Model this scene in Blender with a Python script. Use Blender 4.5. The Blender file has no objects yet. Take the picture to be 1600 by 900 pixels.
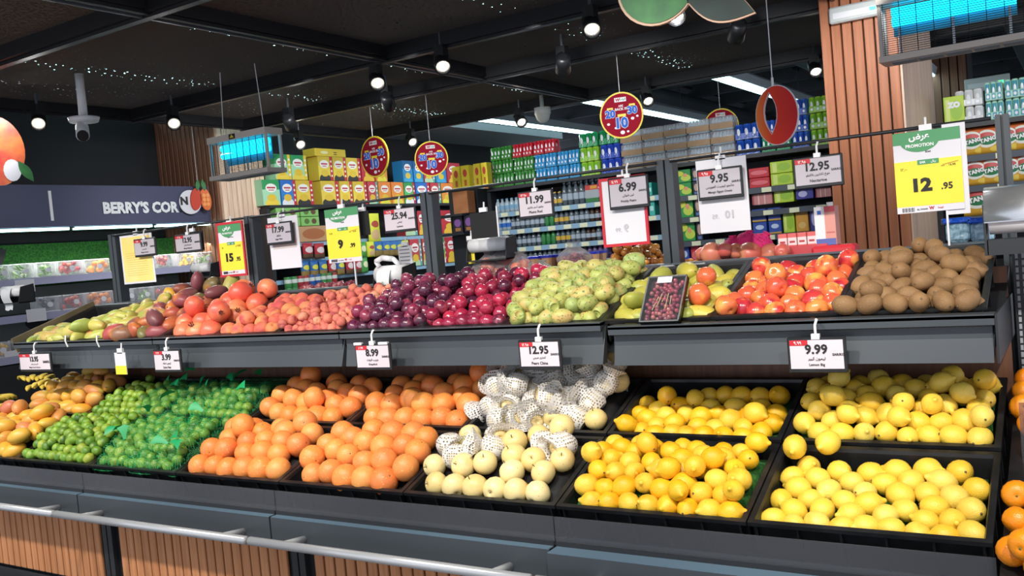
import bpy, bmesh, math, random
import numpy as np
from mathutils import Vector, Matrix, Euler
R = random.Random(7)
NR = np.random.default_rng(7)
S = bpy.context.scene
COL = S.collection
PI = math.pi
CAMZ = 1.6

# ------------------------------------------------------------------ camera
YAW, PITCH, ROLL, FPX = 0.56196, -0.045215, -0.089499, 1430.0
_f = Vector((-math.sin(YAW)*math.cos(PITCH), math.cos(YAW)*math.cos(PITCH), math.sin(PITCH)))
_r0 = Vector((math.cos(YAW), math.sin(YAW), 0)); _u0 = _r0.cross(_f)
_r = math.cos(ROLL)*_r0 + math.sin(ROLL)*_u0
_u = -math.sin(ROLL)*_r0 + math.cos(ROLL)*_u0
cam = bpy.data.cameras.new('camera'); cam.sensor_width = 36; cam.lens = FPX/1600*36
cam.clip_start = .05; cam.clip_end = 200
camo = bpy.data.objects.new('camera', cam); COL.objects.link(camo)
camo.matrix_world = Matrix(((_r.x, _u.x, -_f.x, 0), (_r.y, _u.y, -_f.y, 0), (_r.z, _u.z, -_f.z, CAMZ), (0, 0, 0, 1)))
S.camera = camo
def _ray(px, py): return (px-800)/FPX*_r - (py-450)/FPX*_u + _f
def aty(px, py, y):           # the point of the plane y = const that the photograph shows at a pixel
    d = _ray(px, py); v = d*(y/d.y); v.z += CAMZ; return v
def atx(px, py, x):
    d = _ray(px, py); v = d*(x/d.x); v.z += CAMZ; return v
def atz(px, py, z):
    d = _ray(px, py); v = d*((z-CAMZ)/d.z); v.z += CAMZ; return v

# ------------------------------------------------------------------ world, lights, exposure
S.view_settings.view_transform = 'Standard'; S.view_settings.look = 'None'
S.view_settings.exposure = 0.25; S.view_settings.gamma = 1; S.view_settings.use_curve_mapping = False
w = bpy.data.worlds.new('world'); S.world = w; w.use_nodes = True
w.node_tree.nodes['Background'].inputs[0].default_value = (.80, .86, 1, 1)
w.node_tree.nodes['Background'].inputs[1].default_value = 1.0
def area(name, loc, size, size_y, power, col=(1, 1, 1), rot=(0, 0, 0), spread=PI):
    l = bpy.data.lights.new(name, 'AREA'); l.shape = 'RECTANGLE'; l.size = size; l.size_y = size_y
    l.energy = power; l.color = col; l.spread = spread
    o = bpy.data.objects.new(name, l); COL.objects.link(o); o.location = loc; o.rotation_euler = rot; return o
def spot(name, loc, target, power, angle=70, col=(1, .95, .87), radius=.05, blend=.6):
    l = bpy.data.lights.new(name, 'SPOT'); l.energy = power; l.color = col
    l.spot_size = math.radians(angle); l.spot_blend = blend; l.shadow_soft_size = radius
    o = bpy.data.objects.new(name, l); COL.objects.link(o); o.location = loc
    o.rotation_euler = (Vector(target)-Vector(loc)).to_track_quat('-Z', 'Y').to_euler(); return o
for i in range(7):            # the track spotlights on the camera's side of the stand
    x = -5.4 + i*.95
    spot('track_spot', (x+.25, 1.05, 2.86), (x, 2.95, .95), 125, 66, radius=.06)
for i in range(6):            # fill spots added over the aisle, without fixtures, to brighten the wall of drinks
    x = -4.9+i*.95
    spot('aisle_fill_spot', (x+.2, 4.9, 2.86), (x, 7.2, 1.9), 62, 75, (.97, .98, 1), .12, .9)
for i in range(4):            # and more unseen fill on the tea shelves and the fridge
    spot('aisle_fill_spot', (-4.9, 5.2+i*1.4, 2.86), (-7.1, 6.0+i*1.3, 1.9), 75, 80, (.97, .98, 1), .12, .9)
for i in range(3): spot('aisle_fill_spot', (-5.6, 3.2+i*1.1, 2.86), (-7.4, 3.6+i*1.1, 1.6), 28, 80, (.97, .98, 1), .12, .9)  # added fill without fixtures on the fridge front
area('fridge_light', (-7.35, 5.2, 1.9), .05, 2.2, 9, (.95, 1, .95), (0, math.radians(20), 0))

# ------------------------------------------------------------------ materials
def lin(c):
    if isinstance(c, str):
        c = tuple(int(c[i:i+2], 16)/255 for i in (0, 2, 4))
    return tuple((v/12.92 if v <= .04045 else ((v+.055)/1.055)**2.4) for v in c)
def L4(c): return (*lin(c), 1)
class NT:
    def __init__(s, name):
        s.m = bpy.data.materials.new(name); s.m.use_nodes = True; s.t = s.m.node_tree
        s.b = s.t.nodes['Principled BSDF']; s.out = s.t.nodes['Material Output']
    def n(s, typ, **kw):
        nd = s.t.nodes.new(typ)
        for k, v in kw.items():
            if k.startswith('i_'): nd.inputs[int(k[2:])].default_value = v
            else: setattr(nd, k, v)
        return nd
    def l(s, a, b): s.t.links.new(a, b)
def mat(name, col, rough=.5, metal=0, spec=.5, noise=None, bump=None, emit=None, coat=0, alpha=None, sss=0, trans=0):
    n = NT(name); b = n.b
    b.inputs['Base Color'].default_value = L4(col); b.inputs['Roughness'].default_value = rough
    b.inputs['Metallic'].default_value = metal; b.inputs['Specular IOR Level'].default_value = spec
    b.inputs['Coat Weight'].default_value = coat
    if trans: b.inputs['Transmission Weight'].default_value = trans; b.inputs['IOR'].default_value = 1.3
    if emit: b.inputs['Emission Color'].default_value = L4(emit[0]); b.inputs['Emission Strength'].default_value = emit[1]
    if noise:      # (scale, col2, amount)
        tc = n.n('ShaderNodeTexCoord'); nz = n.n('ShaderNodeTexNoise'); nz.inputs['Scale'].default_value = noise[0]; nz.inputs['Detail'].default_value = 4
        n.l(tc.outputs['Object'], nz.inputs['Vector'])
        mx = n.n('ShaderNodeMix', data_type='RGBA'); mx.inputs[6].default_value = L4(col); mx.inputs[7].default_value = L4(noise[1])
        mr = n.n('ShaderNodeMapRange'); mr.inputs[1].default_value = .4; mr.inputs[2].default_value = .65; mr.inputs[4].default_value = noise[2]
        n.l(nz.outputs[0], mr.inputs[0]); n.l(mr.outputs[0], mx.inputs[0]); n.l(mx.outputs[2], b.inputs['Base Color'])
    if bump:       # (scale, strength)
        tc = n.n('ShaderNodeTexCoord'); nz = n.n('ShaderNodeTexNoise'); nz.inputs['Scale'].default_value = bump[0]
        n.l(tc.outputs['Object'], nz.inputs['Vector'])
        bp = n.n('ShaderNodeBump'); bp.inputs['Strength'].default_value = bump[1]; bp.inputs['Distance'].default_value = .01
        n.l(nz.outputs[0], bp.inputs['Height']); n.l(bp.outputs[0], b.inputs['Normal'])
    if alpha is not None: b.inputs['Alpha'].default_value = alpha
    return n.m
def fruit_mat(name, ramp, rough=.42, blotch=None, speck=None, bump=(180, .15), coat=0, bloom=None):
    """ramp: colours picked per object; blotch: (scale, colour, lo, hi) large patches; speck: (scale, colour, lo, hi) small marks"""
    n = NT(name); b = n.b; tc = n.n('ShaderNodeTexCoord'); oi = n.n('ShaderNodeObjectInfo')
    cr = n.n('ShaderNodeValToRGB'); el = cr.color_ramp.elements
    while len(el) < len(ramp): el.new(.5)
    for i, c in enumerate(ramp): el[i].position = i/max(1, len(ramp)-1); el[i].color = L4(c)
    n.l(oi.outputs['Random'], cr.inputs[0]); cur = cr.outputs[0]
    off = n.n('ShaderNodeVectorMath', operation='ADD'); n.l(tc.outputs['Object'], off.inputs[0])
    mul = n.n('ShaderNodeMath', operation='MULTIPLY'); mul.inputs[1].default_value = 37.; n.l(oi.outputs['Random'], mul.inputs[0])
    n.l(mul.outputs[0], off.inputs[1])
    for spec in (blotch, speck, bloom):
        if not spec: continue
        nz = n.n('ShaderNodeTexNoise'); nz.inputs['Scale'].default_value = spec[0]; nz.inputs['Detail'].default_value = 2
        n.l(off.outputs[0], nz.inputs['Vector'])
        mr = n.n('ShaderNodeMapRange'); mr.inputs[1].default_value = spec[2]; mr.inputs[2].default_value = spec[3]
        n.l(nz.outputs[0], mr.inputs[0])
        mx = n.n('ShaderNodeMix', data_type='RGBA'); mx.inputs[7].default_value = L4(spec[1])
        n.l(mr.outputs[0], mx.inputs[0]); n.l(cur, mx.inputs[6]); cur = mx.outputs[2]
    n.l(cur, b.inputs['Base Color']); b.inputs['Roughness'].default_value = rough; b.inputs['Coat Weight'].default_value = coat
    b.inputs['Coat Roughness'].default_value = .15
    if bump:
        nz = n.n('ShaderNodeTexNoise'); nz.inputs['Scale'].default_value = bump[0]; n.l(off.outputs[0], nz.inputs['Vector'])
        bp = n.n('ShaderNodeBump'); bp.inputs['Strength'].default_value = bump[1]; bp.inputs['Distance'].default_value = .004
        n.l(nz.outputs[0], bp.inputs['Height']); n.l(bp.outputs[0], b.inputs['Normal'])
    return n.m
def print_mat(name, base, layers, rough=.45):
    """flat print on packaging: layers in the thing's own 0..1 box: ('e', cu, cv, ru, rv, colour) or ('r', u0, v0, u1, v1, colour)"""
    n = NT(name); tc = n.n('ShaderNodeTexCoord'); cur = None; b = n.b
    for ly in layers:
        mp = n.n('ShaderNodeMapping', vector_type='POINT'); k = ly[0]
        if k == 'e': cu, cv, ru, rv = ly[1:5]
        else: cu, cv, ru, rv = (ly[1]+ly[3])/2, (ly[2]+ly[4])/2, abs(ly[3]-ly[1])/2, abs(ly[4]-ly[2])/2
        mp.inputs['Scale'].default_value = (1/ru, 0, 1/rv); mp.inputs['Location'].default_value = (-cu/ru, 0, -cv/rv)
        n.l(tc.outputs['Generated'], mp.inputs['Vector'])
        if k == 'e':
            ln = n.n('ShaderNodeVectorMath', operation='LENGTH'); n.l(mp.outputs[0], ln.inputs[0]); v = ln.outputs['Value']
        else:
            ab = n.n('ShaderNodeVectorMath', operation='ABSOLUTE'); n.l(mp.outputs[0], ab.inputs[0])
            sp = n.n('ShaderNodeSeparateXYZ'); n.l(ab.outputs[0], sp.inputs[0])
            mm = n.n('ShaderNodeMath', operation='MAXIMUM'); n.l(sp.outputs[0], mm.inputs[0]); n.l(sp.outputs[2], mm.inputs[1]); v = mm.outputs[0]
        lt = n.n('ShaderNodeMath', operation='LESS_THAN'); lt.inputs[1].default_value = 1.0; n.l(v, lt.inputs[0])
        mx = n.n('ShaderNodeMix', data_type='RGBA'); n.l(lt.outputs[0], mx.inputs[0])
        if cur is None: mx.inputs[6].default_value = L4(base)
        else: n.l(cur, mx.inputs[6])
        mx.inputs[7].default_value = L4(ly[5]); cur = mx.outputs[2]
    if cur is None: b.inputs['Base Color'].default_value = L4(base)
    else: n.l(cur, b.inputs['Base Color'])
    b.inputs['Roughness'].default_value = rough
    return n.m
def wood_mat(name, c1, c2, rough=.5):
    n = NT(name); tc = n.n('ShaderNodeTexCoord'); oi = n.n('ShaderNodeObjectInfo')
    mp = n.n('ShaderNodeMapping'); mp.inputs['Scale'].default_value = (40, 40, 1.6)
    ad = n.n('ShaderNodeVectorMath', operation='ADD'); n.l(tc.outputs['Object'], ad.inputs[0])
    ml = n.n('ShaderNodeMath', operation='MULTIPLY'); ml.inputs[1].default_value = 9; n.l(oi.outputs['Random'], ml.inputs[0]); n.l(ml.outputs[0], ad.inputs[1])
    n.l(ad.outputs[0], mp.inputs['Vector'])
    nz = n.n('ShaderNodeTexNoise'); nz.inputs['Scale'].default_value = 1.5; nz.inputs['Detail'].default_value = 5; n.l(mp.outputs[0], nz.inputs['Vector'])
    cr = n.n('ShaderNodeValToRGB'); cr.color_ramp.elements[0].position = .3; cr.color_ramp.elements[1].position = .7
    cr.color_ramp.elements[0].color = L4(c1); cr.color_ramp.elements[1].color = L4(c2)
    n.l(nz.outputs[0], cr.inputs[0])
    hs = n.n('ShaderNodeHueSaturation'); mr = n.n('ShaderNodeMapRange'); mr.inputs[3].default_value = 1.0; mr.inputs[4].default_value = 1.12
    n.l(oi.outputs['Random'], mr.inputs[0]); n.l(mr.outputs[0], hs.inputs['Value']); n.l(cr.outputs[0], hs.inputs['Color'])
    n.l(hs.outputs[0], n.b.inputs['Base Color']); n.b.inputs['Roughness'].default_value = rough
    return n.m
def film_mat(name, col, cover, rough=.08, bump=(30, .6), rim=.55):
    """thin clear plastic: mostly lets light through, glossy"""
    n = NT(name); b = n.b; b.inputs['Base Color'].default_value = L4(col); b.inputs['Roughness'].default_value = rough
    tr = n.n('ShaderNodeBsdfTransparent'); mx = n.n('ShaderNodeMixShader')
    fr = n.n('ShaderNodeLayerWeight'); fr.inputs[0].default_value = .35
    mr = n.n('ShaderNodeMapRange'); mr.inputs[3].default_value = cover; mr.inputs[4].default_value = min(1, cover+rim)
    n.l(fr.outputs['Facing'], mr.inputs[0]); n.l(mr.outputs[0], mx.inputs[0]); n.l(tr.outputs[0], mx.inputs[1]); n.l(b.outputs[0], mx.inputs[2])
    n.l(mx.outputs[0], n.out.inputs[0])
    if bump:
        tc = n.n('ShaderNodeTexCoord'); nz = n.n('ShaderNodeTexNoise'); nz.inputs['Scale'].default_value = bump[0]; n.l(tc.outputs['Object'], nz.inputs['Vector'])
        bp = n.n('ShaderNodeBump'); bp.inputs['Strength'].default_value = bump[1]; bp.inputs['Distance'].default_value = .03
        n.l(nz.outputs[0], bp.inputs['Height']); n.l(bp.outputs[0], b.inputs['Normal'])
    return n.m
def holes_mat(name, col, scale, thr, rough=.5, rand=0., invert=False, metal=0, flat=False):
    """perforated or knitted sheet: voronoi cells let light through"""
    n = NT(name); b = n.b; b.inputs['Base Color'].default_value = L4(col); b.inputs['Roughness'].default_value = rough; b.inputs['Metallic'].default_value = metal
    tc = n.n('ShaderNodeTexCoord'); vo = n.n('ShaderNodeTexVoronoi'); vo.inputs['Scale'].default_value = scale; vo.inputs['Randomness'].default_value = rand
    if flat:
        vo.voronoi_dimensions = '2D'; mp = n.n('ShaderNodeMapping'); mp.inputs['Scale'].default_value = (1, 1, 0); n.l(tc.outputs['Object'], mp.inputs['Vector']); n.l(mp.outputs[0], vo.inputs['Vector'])
    else: n.l(tc.outputs['Object'], vo.inputs['Vector'])
    lt = n.n('ShaderNodeMath', operation='LESS_THAN' if not invert else 'GREATER_THAN'); lt.inputs[1].default_value = thr; n.l(vo.outputs['Distance'], lt.inputs[0])
    tr = n.n('ShaderNodeBsdfTransparent'); mx = n.n('ShaderNodeMixShader')
    n.l(lt.outputs[0], mx.inputs[0]); n.l(b.outputs[0], mx.inputs[1]); n.l(tr.outputs[0], mx.inputs[2]); n.l(mx.outputs[0], n.out.inputs[0])
    return n.m
M = {}
M['metal'] = mat('slate_metal', '40464b', .38, .0, .5, bump=(3, .03))
M['metal_light'] = mat('slate_metal_light', '575f66', .34, .0, .5)
M['metal_dark'] = mat('charcoal_metal', '25272a', .45)
M['black'] = mat('black_plastic', '17181a', .38, noise=(14, '232427', .8))
M['blackm'] = mat('black_matt', '131315', .7)
M['canopy'] = holes_mat('canopy_mesh', '5c534e', 30, .20, .95, .8, flat=True)
M['beam'] = mat('beam_black', '1d1d20', .4)
M['track'] = mat('track_grey', '5a5f66', .35, .4)
M['wood'] = wood_mat('wood_slats', 'b07246', 'cd8f62')
M['wood_l'] = wood_mat('wood_pale', 'cfa88c', 'ead0b8')
M['wood_d'] = wood_mat('wood_dark', '6b4632', '855a40')
M['wood_p'] = wood_mat('wood_pillar', 'a5633f', 'bf7a53')
M['white'] = mat('white_plastic', 'e9e9ea', .4)
M['paper'] = mat('white_paper', 'dfdde2', .7)
M['paper_y'] = mat('yellow_paper', 'f6d774', .7, noise=(6, 'fbe6a0', .6))
M['steel'] = mat('steel_rail', 'c4c6c8', .3, .35)
M['bright'] = mat('bright_metal', 'cfd2d4', .25, .8)
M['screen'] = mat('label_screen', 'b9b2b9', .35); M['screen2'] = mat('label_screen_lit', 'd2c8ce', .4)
M['red'] = mat('print_red', 'c2202c', .5)
M['redframe'] = mat('red_frame', 'c81f2f', .35)
M['green'] = mat('print_green', '4a9560', .5)
M['yellow'] = mat('print_yellow', 'f7e23c', .5)
M['ink'] = mat('ink', '1b1b1e', .6)
M['inkg'] = mat('faded_ink', 'c0bcc4', .7)
M['whiteink'] = mat('white_ink', 'f4f4f4', .6)
M['navy'] = mat('header_navy', '4a4c66', .5)
M['wallblack'] = mat('wall_black', '1c1e22', .75)
M['grass'] = mat('artificial_grass', '1f5a22', .9, noise=(60, '3c8a2c', .9), bump=(400, .9))
M['clear'] = film_mat('clear_strip', '55575c', .42, .16, None)
M['film'] = film_mat('clear_bag', 'e8e4ea', .22, .1, (28, .9))
M['filmw'] = film_mat('frosty_bag', 'eef0f2', .45, .2, (28, .9))
M['greennet'] = holes_mat('green_net', '1fa05a', 170, .60, .5, .1)
M['uvglow'] = mat('uv_tube_glow', '00b4e6', .5, emit=('18c4f5', 2.2))
M['striplight'] = mat('strip_glow', 'd8ffff', .5, emit=('c8fbff', 5))
M['spotglow'] = mat('spot_glow', 'ffffff', .5, emit=('fff4e2', 26))
M['beige'] = mat('beige_enamel', 'd8cdc0', .45)
M['cream'] = mat('pale_enamel', 'c9cdc9', .45)
M['darkfloor'] = mat('floor_tile', '8d8a86', .3, noise=(2, 'a19d98', .6))
M['ceil'] = mat('ceiling_dark', '2a2c31', .8, noise=(.5, '3a3d43', .8))
M['soffit'] = mat('soffit_grey', '9aa0a6', .8)
M['duct'] = mat('duct_grey', '50545a', .5, .2)
M['cardboard'] = mat('cardboard', 'a98d6e', .8, noise=(9, 'b89b7b', .7))
M['olivecard'] = mat('olive_cardboard', '6b6148', .7, noise=(6, '85775a', .8))
M['stem'] = mat('stem_brown', '6a5a3c', .8)
M['stem_g'] = mat('stem_green', '5f7030', .7)
M['foam'] = holes_mat('foam_net_white', 'dedad4', 115, .37, .8, .1); M['pinkfoam'] = holes_mat('foam_net_pink', 'e8307c', 120, .26, .8, .15); M['ledge_sheen'] = mat('ledge_top_sheen', '5d7485', .32)  # ledge top: reflected light put into a bluer, lighter colour

# ------------------------------------------------------------------ mesh building
def mesh_from(name, V, F, material, smooth=False, mats=None, fm=None):
    me = bpy.data.meshes.new(name); me.from_pydata([tuple(v) for v in V], [], F)
    for m_ in (mats or [material]): me.materials.append(m_)
    if smooth: me.polygons.foreach_set('use_smooth', [True]*len(F))
    if fm: me.polygons.foreach_set('material_index', fm)
    me.update(); return me
class MB:
    def __init__(s): s.V = []; s.F = []
    def add(s, V, F, M_=None):
        o = len(s.V); s.V += [tuple(M_ @ Vector(v)) if M_ else tuple(v) for v in V]; s.F += [tuple(i+o for i in f) for f in F]; return s
    def box(s, x0, y0, z0, x1, y1, z1, M_=None, b=0):
        if b and min(abs(x1-x0), abs(y1-y0), abs(z1-z0)) > 2.2*b: return s.bevbox(x0, y0, z0, x1, y1, z1, b, M_)
        V = [(x0, y0, z0), (x1, y0, z0), (x1, y1, z0), (x0, y1, z0), (x0, y0, z1), (x1, y0, z1), (x1, y1, z1), (x0, y1, z1)]
        return s.add(V, [(3, 2, 1, 0), (4, 5, 6, 7), (0, 1, 5, 4), (1, 2, 6, 5), (2, 3, 7, 6), (3, 0, 4, 7)], M_)
    def bevbox(s, x0, y0, z0, x1, y1, z1, b, M_=None):
        bm = bmesh.new(); bmesh.ops.create_cube(bm, size=1)
        for v in bm.verts: v.co = Vector(((x0+x1)/2+v.co.x*(x1-x0), (y0+y1)/2+v.co.y*(y1-y0), (z0+z1)/2+v.co.z*(z1-z0)))
        bmesh.ops.bevel(bm, geom=bm.edges[:], offset=b, segments=1, affect='EDGES', profile=.7)
        bm.verts.index_update(); V = [v.co.copy() for v in bm.verts]; F = [tuple(v.index for v in f.verts) for f in bm.faces]; bm.free()
        return s.add(V, F, M_)
    def cyl(s, p0, p1, r0, r1=None, n=10, caps=True):
        r1 = r0 if r1 is None else r1; p0 = Vector(p0); p1 = Vector(p1); d = (p1-p0).normalized()
        a = d.orthogonal().normalized(); b = d.cross(a); V = []
        for p, r in ((p0, r0), (p1, r1)):
            for i in range(n):
                t = 2*PI*i/n; V.append(p+(a*math.cos(t)+b*math.sin(t))*r)
        F = [(i, (i+1) % n, n+(i+1) % n, n+i) for i in range(n)]
        if caps: F += [tuple(range(n-1, -1, -1)), tuple(range(n, 2*n))]
        return s.add(V, F)
    def tube(s, pts, r, n=6):
        for a, b in zip(pts[:-1], pts[1:]): s.cyl(a, b, r, n=n)
        return s
    def lathe(s, prof, n=14, M_=None, axis='z'):
        V = []; F = []
        for z, r in prof:
            for i in range(n):
                t = 2*PI*i/n; V.append((r*math.cos(t), r*math.sin(t), z))
        k = len(prof)
        for j in range(k-1):
            for i in range(n): F.append((j*n+i, j*n+(i+1) % n, (j+1)*n+(i+1) % n, (j+1)*n+i))
        F.append(tuple(range(n-1, -1, -1))); F.append(tuple((k-1)*n+i for i in range(n)))
        return s.add(V, F, M_)
    def prism(s, pts, y0, y1, M_=None):       # outline in x,z extruded along y
        n = len(pts); V = [(p[0], y0, p[1]) for p in pts]+[(p[0], y1, p[1]) for p in pts]
        F = [(i, (i+1) % n, n+(i+1) % n, n+i) for i in range(n)]+[tuple(range(n-1, -1, -1)), tuple(range(n, 2*n))]
        return s.add(V, F, M_)
    def mesh(s, name, m, smooth=False): 
        me = mesh_from(name, s.V, s.F, m, smooth)
        return me
    def build(s, name, m, parent=None, smooth=False): return part(name, s.mesh(name, m, smooth), parent)
def auto_smooth(me, ang=40):
    me.polygons.foreach_set('use_smooth', [True]*len(me.polygons))
    try: me.set_sharp_from_angle(angle=math.radians(ang))
    except Exception: pass
    return me
def part(name, me, parent=None, loc=None, rot=None, label=None):
    o = bpy.data.objects.new(name, me); COL.objects.link(o)
    if parent: o.parent = parent
    if loc is not None: o.location = loc
    if rot is not None: o.rotation_euler = rot
    if label: o['label'] = label
    return o
def tag(o, label, cat, group=None, kind=None):
    o['label'] = label; o['category'] = cat
    if group: o['group'] = group
    if kind: o['kind'] = kind
    return o
def thing(name, label, cat, loc=(0, 0, 0), rot=(0, 0, 0), group=None, kind=None):
    o = bpy.data.objects.new(name, None); COL.objects.link(o); o.empty_display_size = .05
    o.location = loc; o.rotation_euler = rot; return tag(o, label, cat, group, kind)
def struct(name, o, label=None):
    o.name = name; o['kind'] = 'structure'
    if label: o['label'] = label
    return o
def copy_tree(o, parent=None):
    c = o.copy(); COL.objects.link(c)
    if parent: c.parent = parent
    for ch in list(o.children): copy_tree(ch, c)
    return c
# ---- writing
_AR = {'ا': (0xFE8D, 2), 'أ': (0xFE83, 2), 'ب': (0xFE8F, 4), 'ة': (0xFE93, 2), 'ت': (0xFE95, 4), 'ج': (0xFE9D, 4), 'ح': (0xFEA1, 4), 'خ': (0xFEA5, 4), 'د': (0xFEA9, 2), 'ر': (0xFEAD, 2), 'ز': (0xFEAF, 2),
       'س': (0xFEB1, 4), 'ش': (0xFEB5, 4), 'ص': (0xFEB9, 4), 'ض': (0xFEBD, 4), 'ط': (0xFEC1, 4), 'ع': (0xFEC9, 4), 'غ': (0xFECD, 4), 'ف': (0xFED1, 4), 'ق': (0xFED5, 4), 'ك': (0xFED9, 4), 'ل': (0xFEDD, 4),
       'م': (0xFEE1, 4), 'ن': (0xFEE5, 4), 'ه': (0xFEE9, 4), 'و': (0xFEED, 2), 'ى': (0xFEEF, 2), 'ي': (0xFEF1, 4), 'ث': (0xFE99, 4)}
def arabic(s):
    out = []
    for i, c in enumerate(s):
        if c not in _AR: out.append(c); continue
        prev = i > 0 and s[i-1] in _AR and _AR[s[i-1]][1] == 4
        nxt = i+1 < len(s) and s[i+1] in _AR and _AR[c][1] == 4
        b, _n = _AR[c]; k = (3 if nxt else 1) if prev else (2 if nxt else 0)
        out.append(chr(b+k))
    return ''.join(reversed(out))
_tc = {}
def text_mesh(body, m, bold=0):
    key = (body, m.name, bold)
    if key in _tc: return _tc[key]
    c = bpy.data.curves.new('lettering', 'FONT'); c.body = body; c.size = 1; c.offset = bold; c.resolution_u = 2; c.extrude = .01
    o = bpy.data.objects.new('lettering', c); COL.objects.link(o)
    dg = bpy.context.evaluated_depsgraph_get(); dg.update()
    me = bpy.data.meshes.new_from_object(o.evaluated_get(dg)); bpy.data.objects.remove(o)
    me.materials.clear(); me.materials.append(m)
    n = len(me.vertices); co = np.zeros(n*3); me.vertices.foreach_get('co', co); co = co.reshape(-1, 3)
    if n:
        lo = co.min(0); hi = co.max(0); cx, cy = (lo[0]+hi[0])/2, (lo[1]+hi[1])/2; wd, ht = hi[0]-lo[0], hi[1]-lo[1]
    else: cx = cy = 0; wd = ht = 1
    new = np.stack([co[:, 0]-cx, -co[:, 2], co[:, 1]-cy], 1)
    me.vertices.foreach_set('co', new.ravel()); me.update()
    _tc[key] = (me, wd, ht); return _tc[key]
def text(parent, body, cx, cz, y, m, h=None, wmax=None, name='lettering', bold=.01):
    me, wd, ht = text_mesh(body, m, bold)
    s = h/ht if h else wmax/wd
    if wmax and wd*s > wmax: s = wmax/wd
    o = part(name, me, parent, (cx, y, cz)); o.scale = (s, s, s); return o
Z = lambda z: z+CAMZ
# ------------------------------------------------------------------ setting: floor, walls, canopy, ceiling
fl = MB().box(-14, -3, -.1, 6, 26, 0).build('floor', M['darkfloor']); fl['kind'] = 'structure'
wl = MB().box(-8.2, 1.0, 0, -8.0, 12.85, 3.22).build('wall_left', M['wallblack']); wl['kind'] = 'structure'
wb = MB().box(-14, 25.5, 0, 6, 25.7, 5).build('wall_back', mat('far_wall', '34373c', .8)); wb['kind'] = 'structure'
so = MB().box(-8.2, 8.4, 3.22, -6.9, 12.85, 3.32).build('ceiling_soffit', M['soffit']); so['kind'] = 'structure'
cb = MB().box(-14, -3, 4.9, 6, 26, 5.0).build('ceiling', M['ceil']); cb['kind'] = 'structure'
m = MB()
for i in range(9): m.box(-14, 9.5+i*1.8, 4.35, 6, 9.62+i*1.8, 4.9)
m.build('truss', M['duct'], cb)
m = MB()
for i in range(5): m.cyl((-10+i*3.1, 8.6, 4.25), (-10+i*3.1, 25, 4.25), .13+.05*(i % 2), n=12)
m.build('duct', M['duct'], cb, True)
m = MB()
for i in range(14): m.cyl((-9+i*1.1, 8.6, 4.55), (-9+i*1.1, 25, 4.55), .03, n=6)
m.build('pipe', M['beam'], cb)
# column behind the pillar-free corner and the pillar itself
cl = MB().box(-8, 6.15, 0, -7.12, 6.72, 3.3).build('pillar', M['wood_l']); cl['kind'] = 'structure'
sl2 = MB().box(-.028, 0, 0, .028, .012, 3.28, b=.004).mesh('slat', M['wood_l'])  # column's lit face, its brightness put into paler wood
for i in range(9): part('slat', sl2, cl, (-7.108, 6.18+i*.063, .02), (0, 0, PI/2))
sl3 = MB().box(-.027, 0, 0, .027, .025, 3.28, b=.004).mesh('slat', M['wood_d'])  # column's side in shadow, the shade put into a darker wood colour
for i in range(13): part('slat', sl3, cl, (-7.97+i*.067, 6.125, .02))
PX0, PX1, PY0, PY1 = -1.338, -.889, 6.0, 7.4
pl = MB().box(PX0+.01, PY0+.02, 0, PX1-.004, PY1, 4.6).build('pillar', mat('pillar_core', '1d1815', .8)); pl['kind'] = 'structure'
nb = 7; pw = (PX1-PX0)/nb
bd = MB().box(-pw/2+.005, 0, 0, pw/2-.005, .035, 4.5, b=.003).mesh('board', M['wood_p'])
for i in range(nb): part('board', bd, pl, (PX0+pw*(i+.5), PY0-.012, .02))
bd2 = MB().box(0, 0, 0, .012, .055, 4.5).mesh('strip', M['wood_l'])
for i in range(24): part('strip', bd2, pl, (PX1-.003, PY0+.02+i*.057, .02))
pf = MB().box(-2.55, 17, 0, -1.5, 17.9, 4.9).build('pillar', M['blackm']); pf['kind'] = 'structure'
for i in range(8): part('board', MB().box(0, 0, 0, .11, .04, 4.1).mesh('board', M['wood_d']) if i == 0 else bpy.data.meshes['board.001'] if 'board.001' in bpy.data.meshes else bd, pf, (-2.54+i*.13, 16.97, 0))
# canopy frame over the fruit stand
CZ = 3.0
cx = [-6.75, -3.97, -1.19, 1.6]; cy = [1.2, 3.1, 4.98, 6.2, 7.98]
can = MB()
root = thing('canopy', 'black framed mesh canopy hanging over the fruit stand', 'canopy', (-2.6, 4.6, CZ)); root['kind'] = 'structure'
def bp(name, x0, y0, x1, y1, wd=.05, ht=.11, mt='beam'):
    mm = MB()
    if x0 == x1: mm.box(x0-wd, y0, CZ-ht/2, x0+wd, y1, CZ+ht/2); mm.box(x0-wd*.45, y0, CZ-ht/2-.02, x0+wd*.45, y1, CZ-ht/2-.002)
    else: mm.box(x0, y0-wd, CZ-ht/2, x1, y0+wd, CZ+ht/2); mm.box(x0, y0-wd*.45, CZ-ht/2-.02, x1, y0+wd*.45, CZ-ht/2-.002)
    o = mm.build(name, M[mt], root); o.location = (2.6, -4.6, -CZ); return o
for y in cy: bp('beam', -6.8, y, 1.65, y)
for x in cx: bp('beam', x, 1.15, x, 8.03, .035, .09)
for x in cx[1:3]:
    mm = MB().box(x-.06, 1.3, CZ-.07, x-.045, 7.9, CZ-.03); o = mm.build('trim_strip', M['track'], root); o.location = (2.6, -4.6, -CZ)
for i in range(3):
    for j in range(4):
        o = MB().box(cx[i]+.03, cy[j]+.04, CZ+.03, cx[i+1]-.03, cy[j+1]-.04, CZ+.034).build('mesh_panel', M['canopy'], root); o.location = (2.6, -4.6, -CZ)
for x in (-6.6, -3.97, -1.19):
    for y in (3.1, 4.98, 7.9):
        o = MB().cyl((x, y, CZ), (x, y, 4.9), .006, n=5).build('hanger', M['track'], root); o.location = (2.6, -4.6, -CZ)

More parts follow.
